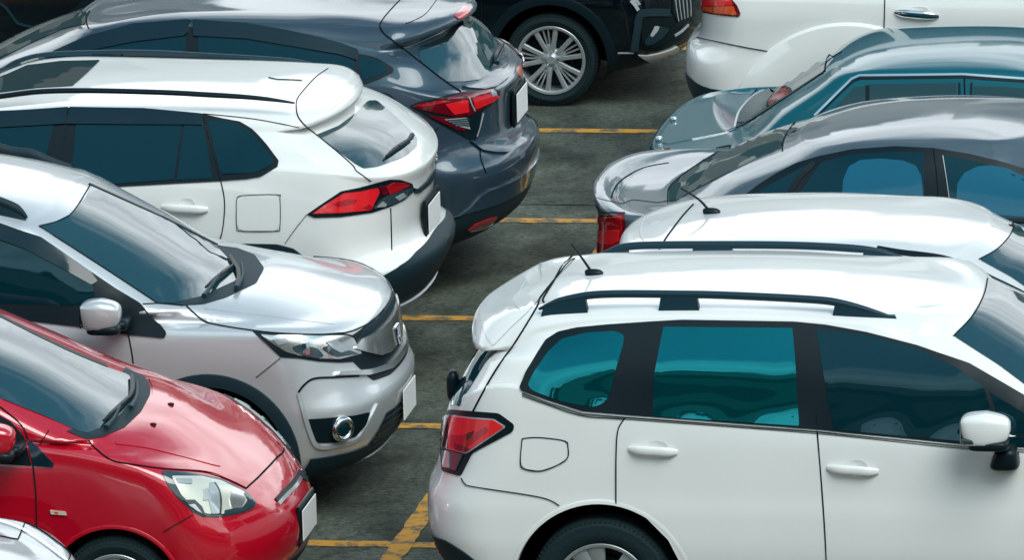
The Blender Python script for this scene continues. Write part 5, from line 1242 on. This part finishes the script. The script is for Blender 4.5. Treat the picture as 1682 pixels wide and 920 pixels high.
def teal_sedan():
    c = Car('parked_car', 'old boxy teal saloon with bright window surrounds, behind the grey saloon', 'car', 2.7, 6.0, G)
    rows = [
     (0.75, 0.28, 4.75, 0.26, 0.7),
     (0.6, 0.34, 4.85, 0.32, 0.78),
     (0.5, 0.44, 4.9, 0.44, 0.81),
     (0.46, 0.56, 4.92, 0.56, 0.82),
     (0.44, 0.66, 4.9, 0.66, 0.825),
     (0.42, 0.74, 4.86, 0.74, 0.82),
     (0.43, 0.805, 4.82, 0.79, 0.82, {'s': [(0.9, 0.865), (3.6, 0.87)]}),
     (0.46, 0.828, 4.75, 0.81, 0.806, {'s': [(0.9, 0.885), (1.6, 0.9), (3.5, 0.885)], 'cl': (0.16, 3.0, 0.04)}),
     (0.56, 0.842, 4.3, 0.87, [(0.5, 0.755), (1.1, 0.785), (3.4, 0.785), (4.3, 0.70)], {'s': [(1.2, 0.90), (3.4, 0.9)], 'cl': (0.16, 3.0, 0.04)}),
     (0.9, 0.87, 3.55, 0.93, [(0.9, 0.74), (1.4, 0.765), (4, 0.765)], {'s': [(1.25, 0.92), (3.2, 0.92)], 'cl': (0.09, 4, 0.12), 'cr': (0.28, 2.4, 0.05)}),
     (1.12, 1.042, 3.2, 1.084, 0.7, {'s': [(1.5, 1.0672), (2.2, 1.0756), (3.0, 1.0504)], 'cl': (0.07, 4.5, 0.12), 'cr': (0.26, 2.4, 0.06)}),
     (1.38, 1.2058, 2.85, 1.23, 0.635, {'s': [(1.65, 1.225), (2.2, 1.235), (2.65, 1.21)], 'cl': (0.07, 4, 0.09), 'cr': (0.16, 2.4, 0.06)}),
     (1.4, 1.222, 2.83, 1.245, 0.618, {'s': [(1.65, 1.255), (2.2, 1.267), (2.65, 1.24)], 'cl': (0.08, 3.5, 0.09), 'cr': (0.16, 2.4, 0.06)}),
     (1.48, 1.265, 2.75, 1.268, 0.575, {'s': [(1.8, 1.286), (2.2, 1.294)], 'cl': (0.14, 2.5, 0.06), 'cr': (0.16, 2.4, 0.06)}),
     (1.7, 1.312, 2.6, 1.305, 0.26, {'s': [(2.2, 1.33)]}),
     (1.85, 1.322, 2.5, 1.315, 0, {'s': [(2.2, 1.336)]})]
    c.body(rows, TEAL, (.22, 3.0, .05), (.22, 3.0, .06), [(1.28, .29, .33), (3.83, .29, .33)])
    c.wheels((1.28, 3.83), .29, .29, .175, .19, .72, 'five')
    c.patch('rear_window', [(1209, 207), (1216, 184), (1235, 160), (1262, 146), (1305, 113), (1345, 83), (1368, 74), (1361, 87), (1357, 101), (1354, 116), (1290, 158), (1225, 201)], GLS, .0045, 2, 8)
    c.seam([(1378, 72), (1364, 87), (1357, 102), (1355, 117)], .008); c.line('window_trim', [(1207, 209), (1214, 184), (1233, 161), (1254, 148)], SILP, .012, .006)
    c.line('window_trim', [(1210, 209), (1225, 202.5), (1290, 160), (1353, 118)], TRIM, .02, .006, curve=False)
    wf = c.patch('window_frame', [(1340, 190), (1376, 152), (1398, 131), (1412, 126), (1582, 124), (1682, 131), (1760, 140), (1830, 190), (1600, 196)], TEAL, .005, 2, 10, sym=True)
    c.line('window_trim', [(1338, 190), (1376, 152), (1399, 130), (1412, 124.5), (1582, 122.5), (1682, 129.5), (1760, 138)], CHROME, .013, .011, sym=True, curve=False)
    c.line('window_trim', [(1343, 190), (1379, 153), (1401, 133), (1413, 128), (1582, 126), (1682, 133), (1760, 142)], TRIM, .016, .0085, sym=True, curve=False)
    for p in ([(1362, 190), (1377, 170), (1404, 143), (1422, 141.5), (1422, 192)], [(1428, 192), (1429, 138), (1571, 136.5), (1571, 194)], [(1599, 194), (1600, 141.5), (1650, 142.5), (1690, 146), (1760, 152), (1800, 192)]):
        c.patch('window', p, GLG, .0085, 1, 8, sym=True)
    c.line('window_trim', [(1425, 140), (1425, 190)], TRIM, .02, .010, sym=True); c.seam([(1584, 125), (1586, 190)], .012, .008, sym=True)
    c.line('window_trim', [(1576, 136), (1577, 190)], TRIM, .012, .009, sym=True); c.line('window_trim', [(1596, 136), (1594, 190)], TRIM, .012, .009, sym=True)
    c.patch('boot_lid', [(1085, 234), (1106, 203), (1146, 166), (1198, 152), (1245, 144), (1232, 158), (1214, 184), (1208, 208), (1194, 215), (1146, 226), (1100, 236)], TEAL, .003, 2, 8, rim=GAP)
    c.line('side_trim', [(1079, 240), (1146, 227), (1194, 217), (1210, 211)], CHROME, .006, .006)
    for q in ([(1177, 243), (1202, 238.5), (1196, 246), (1176, 247.5)], [(1160, 252), (1190, 249), (1182, 255), (1161, 255)]): c.patch('dark_mark', q, TRIM, .006, 1, 4)  # thin dark marks on the rear flank
    for (px, s) in (((1083, 231), .03), ((1107, 199), .02)):
        l, n = c.hit(*camsrc(px)); bm = bmesh.new(); superq(bm, l+n*.008, (.018, s, .018), .6); c.bmobj('boot_trim', bm, CHROME, 50, world=True)
    c.patch('taillight', [(c.y0-.78, .58), (c.y0-.45, .58), (c.y0-.45, .72), (c.y0-.78, .72)], REDL, .006, .03, .06, src=c.src_yz, sym=True)
    bm = bmesh.new(); tubeverts(bm, [(.50-2.7, -.80, .47), (.40-2.7, -.74, .47), (.385-2.7, 0, .47), (.40-2.7, .74, .47), (.50-2.7, .80, .47)], .055, 10, .9); c.bmobj('bumper', bm, CHROME, 60)
    c.patch('windscreen', [(2.9, c.y0-.52), (2.9, c.y0+.52), (3.3, c.y0+.6), (3.5, c.y0), (3.3, c.y0-.6)], GLS, .004, .03, .06, src=c.src_xy)
    c.finish(); return c

def big_suv():
    c = Car('parked_car', 'tall white off roader with orange and red taillight, behind the teal saloon', 'car', 2.6, 8.45, G)
    rows = [
     (.55, .42, 4.85, .40, .74), (.42, .46, 4.92, .46, .88), (.34, .54, 4.97, .56, .905), (.275, .66, 5.0, .70, .91), (.262, .78, 5.0, .84, .91), (.275, .86, 4.98, .94, .905),
     (.33, .91, 4.96, 1.0, .90), (.36, .98, 4.92, 1.04, .90), (.365, 1.10, 4.88, 1.10, .90), (.38, 1.22, 4.6, 1.16, .885), (.395, 1.26, 4.2, 1.20, [(.4, .87), (3.4, .87), (4.2, .74)]),
     (.41, 1.28, 3.85, 1.24, .86, {'cr': (.4, 2.3, .05)}), (.52, 1.50, 3.45, 1.50, .80, {'cr': (.35, 2.3, .05)}), (.66, 1.68, 3.05, 1.70, .70, {'cr': (.25, 2.3, .05)}), (.68, 1.72, 3.0, 1.73, .62), (1.0, 1.78, 2.8, 1.78, .3), (1.2, 1.79, 2.7, 1.79, 0)]
    c.body(rows, PEARL, (.30, 2.7, .06), CAP, [(1.30, .38, .44), (4.05, .38, .44)])
    c.wheels((1.30, 4.05), .375, .375, .25, .22, .77, 'five')
    t = c.patch('taillight', [(1143, -20), (1141, 0), (1144, 12), (1152, 19), (1175, 23.5), (1214, 27), (1217, 22), (1211, 8), (1204, 0), (1195, -22)], REDD, .006, 2, 6, sym=True)
    c.patch('lens', [(1146, -18), (1145, 0), (1147, 8), (1172, 10), (1205, 8), (1200, -2), (1192, -20)], REDB, .011, 2, 5, parent=t, sym=True)
    c.patch('lens', [(1146, 9), (1152, 16), (1175, 21), (1211, 24), (1205, 9), (1172, 11)], AMBER, .0112, 2, 5, parent=t, sym=True)
    c.line('lens_edge', [(1174, -18), (1174, 21)], REDD, .010, .013, parent=t, curve=False)
    c.seam([(1145, 61), (1180, 68), (1230, 78), (1288, 88)], .006, sym=True)
    d = c.patch('door', [(1453, -60), (1453.6, 0), (1452, 49), (1448, 110), (1460, 200), (1760, 215), (1765, -60)], PEARL, .003, 3, 14, sym=True, rim=GAP)
    c.seam([(1454, -60), (1453.6, 0), (1452, 49), (1448, 110)], .009, sym=True)
    c.patch('handle_recess', [(1492, 14), (1498, 11), (1510, 10), (1522, 12), (1527, 18), (1527, 28), (1512, 33), (1496, 30)], PEARL, .0045, 3, 5, parent=d, sym=True, bowl=.55)
    handle(c, d, 1470, 20, 1542, 26, CHROME)
    # flared wheel arch
    for s in (-1, 1):
        bm = bmesh.new(); n = 40; R = []
        for k in range(n+1):
            a = -.1+(pi+.2)*k/n; row = []
            for r, o in ((.44, .0), (.44, .040), (.50, .052), (.62, .046), (.69, .03), (.705, .0)):
                x, z = 1.30+cos(a)*r*1.02, .40+sin(a)*r
                h = c.bvh.ray_cast(Vector((x, c.y0+s*3, max(z, .56))), Vector((0, -s, 0)))[0]
                y = (h.y-c.y0) if h is not None and abs(h.y-c.y0) > .5 else s*.86
                row.append(bm.verts.new((x-c.x0, y+s*o, z)))
            R.append(row)
        for p, q in zip(R, R[1:]):
            for i in range(5): bm.faces.new((p[i], q[i], q[i+1], p[i+1]))
        bmesh.ops.recalc_face_normals(bm, faces=bm.faces); c.bmobj('wheel_arch', bm, PEARL, 50)
    c.seam([(1255, 138), (1265, 118), (1288, 88), (1322, 64), (1363, 52), (1406, 50), (1432, 53)], .005, sym=True)
    c.band('bumper_trim', [(1136, 127), (1150, 138), (1175, 146), (1200, 149)], PLAST, .008, end=-1)
    c.patch('window', [(x, z) for x, z in ((.75, 1.30), (1.45, 1.30), (1.5, 1.62), (1.0, 1.62))], GL, .005, .03, .06, src=c.src_xz, sym=True)
    c.patch('window', [(x, z) for x, z in ((1.55, 1.30), (2.45, 1.29), (2.4, 1.64), (1.6, 1.64))], GL, .005, .03, .06, src=c.src_xz, sym=True)
    c.patch('window', [(x, z) for x, z in ((2.55, 1.29), (3.4, 1.27), (3.0, 1.55), (2.5, 1.64))], GL, .005, .03, .06, src=c.src_xz, sym=True)
    c.patch('tailgate_window', [(c.y0-.6, 1.32), (c.y0+.6, 1.32), (c.y0+.55, 1.62), (c.y0-.55, 1.62)], GL, .004, .03, .06, src=c.src_yz)
    c.finish(); return c

def black_mpv():
    c = Car('parked_car', 'black family car at the top of the photo with multi spoke alloy wheel', 'car', -2.1, 11.15, G)
    rows = [
     (-4.50, .22, -.40, .17, .68), (-4.60, .28, -.24, .21, .80), (-4.65, .40, -.10, .28, .825), (-4.67, .52, -.055, .38, .83), (-4.66, .64, -.05, .50, .83), (-4.64, .76, -.06, .62, .83),
     (-4.62, .88, -.09, .74, .815), (-4.60, .98, -.15, .83, .79, {'s': [(-2, .96), (-.8, .90)]}), (-4.59, 1.0, -.5, .93, [(-4.2, .785), (-1.3, .78), (-.5, .6)], {'s': [(-2, .98), (-1.2, .96)]}),
     (-4.18, 1.02, -1.0, 1.02, .77, {'cr': (.35, 2.3, .05)}), (-4.05, 1.25, -1.4, 1.25, .71, {'cr': (.35, 2.3, .05)}), (-3.9, 1.45, -1.85, 1.44, .62, {'cr': (.25, 2.3, .05)}), (-3.85, 1.49, -1.9, 1.47, .56), (-3.6, 1.54, -2.1, 1.53, .28), (-3.4, 1.55, -2.2, 1.54, 0)]
    c.body(rows, BLACK, CAP, (.34, 2.5, .06), [(-.875, .285, .345), (-3.52, .285, .345)])
    c.wheels((-.875, -3.52), .283, .283, .19, .205, .725, 'ten', 0)
    arch_trim(c, (-.875, .285), .345, .405, TRIM, -.05, pi+.2); arch_trim(c, (-3.52, .285), .345, .405, TRIM, -.2, pi+.05)
    c.patch('fog_lamp_recess', [(1052, 24), (1100, 26), (1108, 40), (1105, 55), (1090, 76), (1058, 78), (1053, 60)], GAP, .006, 3, 6, sym=True)
    c.line('bumper_trim', [(1041, 84), (1046, 50), (1050, 26), (1062, 20), (1098, 20)], PLAST, .045, .012, sym=True)
    c.patch('fog_lamp_housing', [(1058, 66), (1066, 56), (1074, 42), (1084, 42), (1098, 47), (1086, 62), (1070, 72), (1060, 74)], PLAST, .012, 3, 5, sym=True)
    c.patch('fog_lamp', [(1066, 57), (1074, 42), (1081, 42), (1078, 50), (1069, 60)], SILP, .016, 2, 4, sym=True)
    c.patch('bumper_trim', [(1047, 89), (1062, 90), (1082, 86), (1103, 79), (1111, 74), (1114, 78), (1104, 91), (1088, 96), (1071, 101), (1058, 96)], SILP, .014, 2, 5, sym=True)
    c.line('bumper_edge', [(1015, 86.5), (1030, 86.5), (1041, 86.5)], SILP, .008, .006, sym=True)
    c.line('bumper_edge', [(1074, 114), (1095, 106), (1108, 100)], SILP, .016, .008, sym=True)
    c.line('bumper_edge', [(1110, 99), (1120, 91), (1130, 84)], SILP, .018, .010)
    c.patch('grille', [(1104, 20), (1112, 36), (1109, 44), (1126, 40), (1136, 25), (1138, -10), (1120, -30), (1104, -20)], TRIM, .006, 2, 6)
    for k in range(5): c.line('grille_bar', [(1106+k*6, -20), (1109+k*6, 10), (1113+k*5, 34-k*2)], SILP, .007, .010)
    c.line('grille_bar', [(1108, 58), (1120, 50), (1130, 40)], SILP, .012, .008)
    c.patch('headlight', [(1030, -40), (1044, -6), (1052, 6), (1045, 10), (1038, 0), (1020, -30)], CLEARL, .008, 1, 5, sym=True)
    c.line('bumper_edge', [(1036, 0), (1043, 8), (1048, 16)], SILP, .02, .010)
    c.seam([(790, -40), (791, 0), (790, 45)], .008, sym=True)
    c.line('side_crease', [(0, 5), (10, 12), (22, 28), (31, 38), (50, 43), (70, 47), (110, 56)], PLASTL, .014, .007)
    c.patch('window_frame', [(x, z) for x, z in ((-3.9, 1.04), (-1.3, 1.03), (-1.75, 1.30), (-2.1, 1.42), (-3.6, 1.42))], TRIM, .004, .03, .06, src=c.src_xz, sym=True)
    c.patch('windscreen', [(-1.95, c.y0-.5), (-1.95, c.y0+.5), (-1.4, c.y0+.6), (-1.1, c.y0), (-1.4, c.y0-.6)], GLS, .004, .03, .06, src=c.src_xy)
    c.finish(); return c

def corner_car():
    c = Car('parked_car', 'silver car in the near left corner, bonnet tip showing before the red hatchback', 'car', -2.8, -3.72, G)
    rows = [
     (-4.9, .24, -1.06, .18, .68), (-4.98, .32, -.92, .24, .80), (-5.02, .46, -.85, .38, .832), (-5.03, .58, -.84, .50, .84), (-5.0, .68, -.86, .60, .838), (-4.97, .80, -.90, .68, .828, {'s': [(-1.6, .78)]}),
     (-4.95, .95, -.945, .745, .805, {'s': [(-4, .96), (-2.0, .93), (-1.4, .89), (-1.15, .83)]}),
     (-4.94, .97, -1.15, .85, [(-5, .80), (-2.3, .80), (-1.7, .74), (-1.2, .64)], {'s': [(-4, .98), (-2.0, .95)]}),
     (-4.93, .99, -1.6, .96, [(-5, .795), (-2.4, .795), (-1.8, .72)], {'s': [(-2.4, .97)]}),
     (-4.92, 1.01, -1.85, 1.02, .785, {'cr': (.3, 2.3, .06)}), (-4.75, 1.2, -2.3, 1.24, .73, {'cr': (.3, 2.3, .06)}), (-4.5, 1.40, -2.75, 1.42, .64, {'cr': (.2, 2.3, .06)}), (-4.45, 1.43, -2.78, 1.44, .58), (-4.2, 1.48, -3.0, 1.48, .3), (-4.1, 1.49, -3.1, 1.49, 0)]
    rows = [(r[0]+.11, r[1]-.02, r[2]+.11, r[3]-.025, [(x+.11, v) for x, v in r[4]] if isinstance(r[4], list) else r[4])+((dict(r[5], s=[(x+.11, z-.022) for x, z in r[5]['s']]) if 's' in r[5] else r[5],) if len(r) > 5 else ()) for r in rows]
    c.body(rows, SILGREY, CAP, (.36, 2.4, .08), [(-1.65, .29, .34), (-4.1, .29, .34)])
    c.wheels((-1.65, -4.1), .29, .29, .18, .19, .74, 'five')
    c.seam([(-30, 844), (20, 853), (60, 868), (96, 893), (113, 908), (114, 918), (105, 930)], .008)
    c.line('bonnet_reflection', [(-30, 850), (20, 864), (60, 885), (112, 925)], CHROME, .022, .006)  # bright strip painted in for the reflection along the bonnet's far crease
    c.patch('windscreen', [(-2.85, c.y0-.5), (-2.85, c.y0+.5), (-2.3, c.y0+.62), (-2.0, c.y0), (-2.3, c.y0-.62)], GLS, .004, .03, .06, src=c.src_xy)
    c.patch('window', [(x, z) for x, z in ((-4.5, 1.05), (-2.3, 1.04), (-2.7, 1.28), (-3.1, 1.38), (-4.3, 1.38))], GL, .004, .03, .06, src=c.src_xz, sym=True)
    c.finish(); return c
for f in (forester, brv, red_hatch, crossover, hrv, hatch, sedan, teal_sedan, big_suv, black_mpv, corner_car): f()
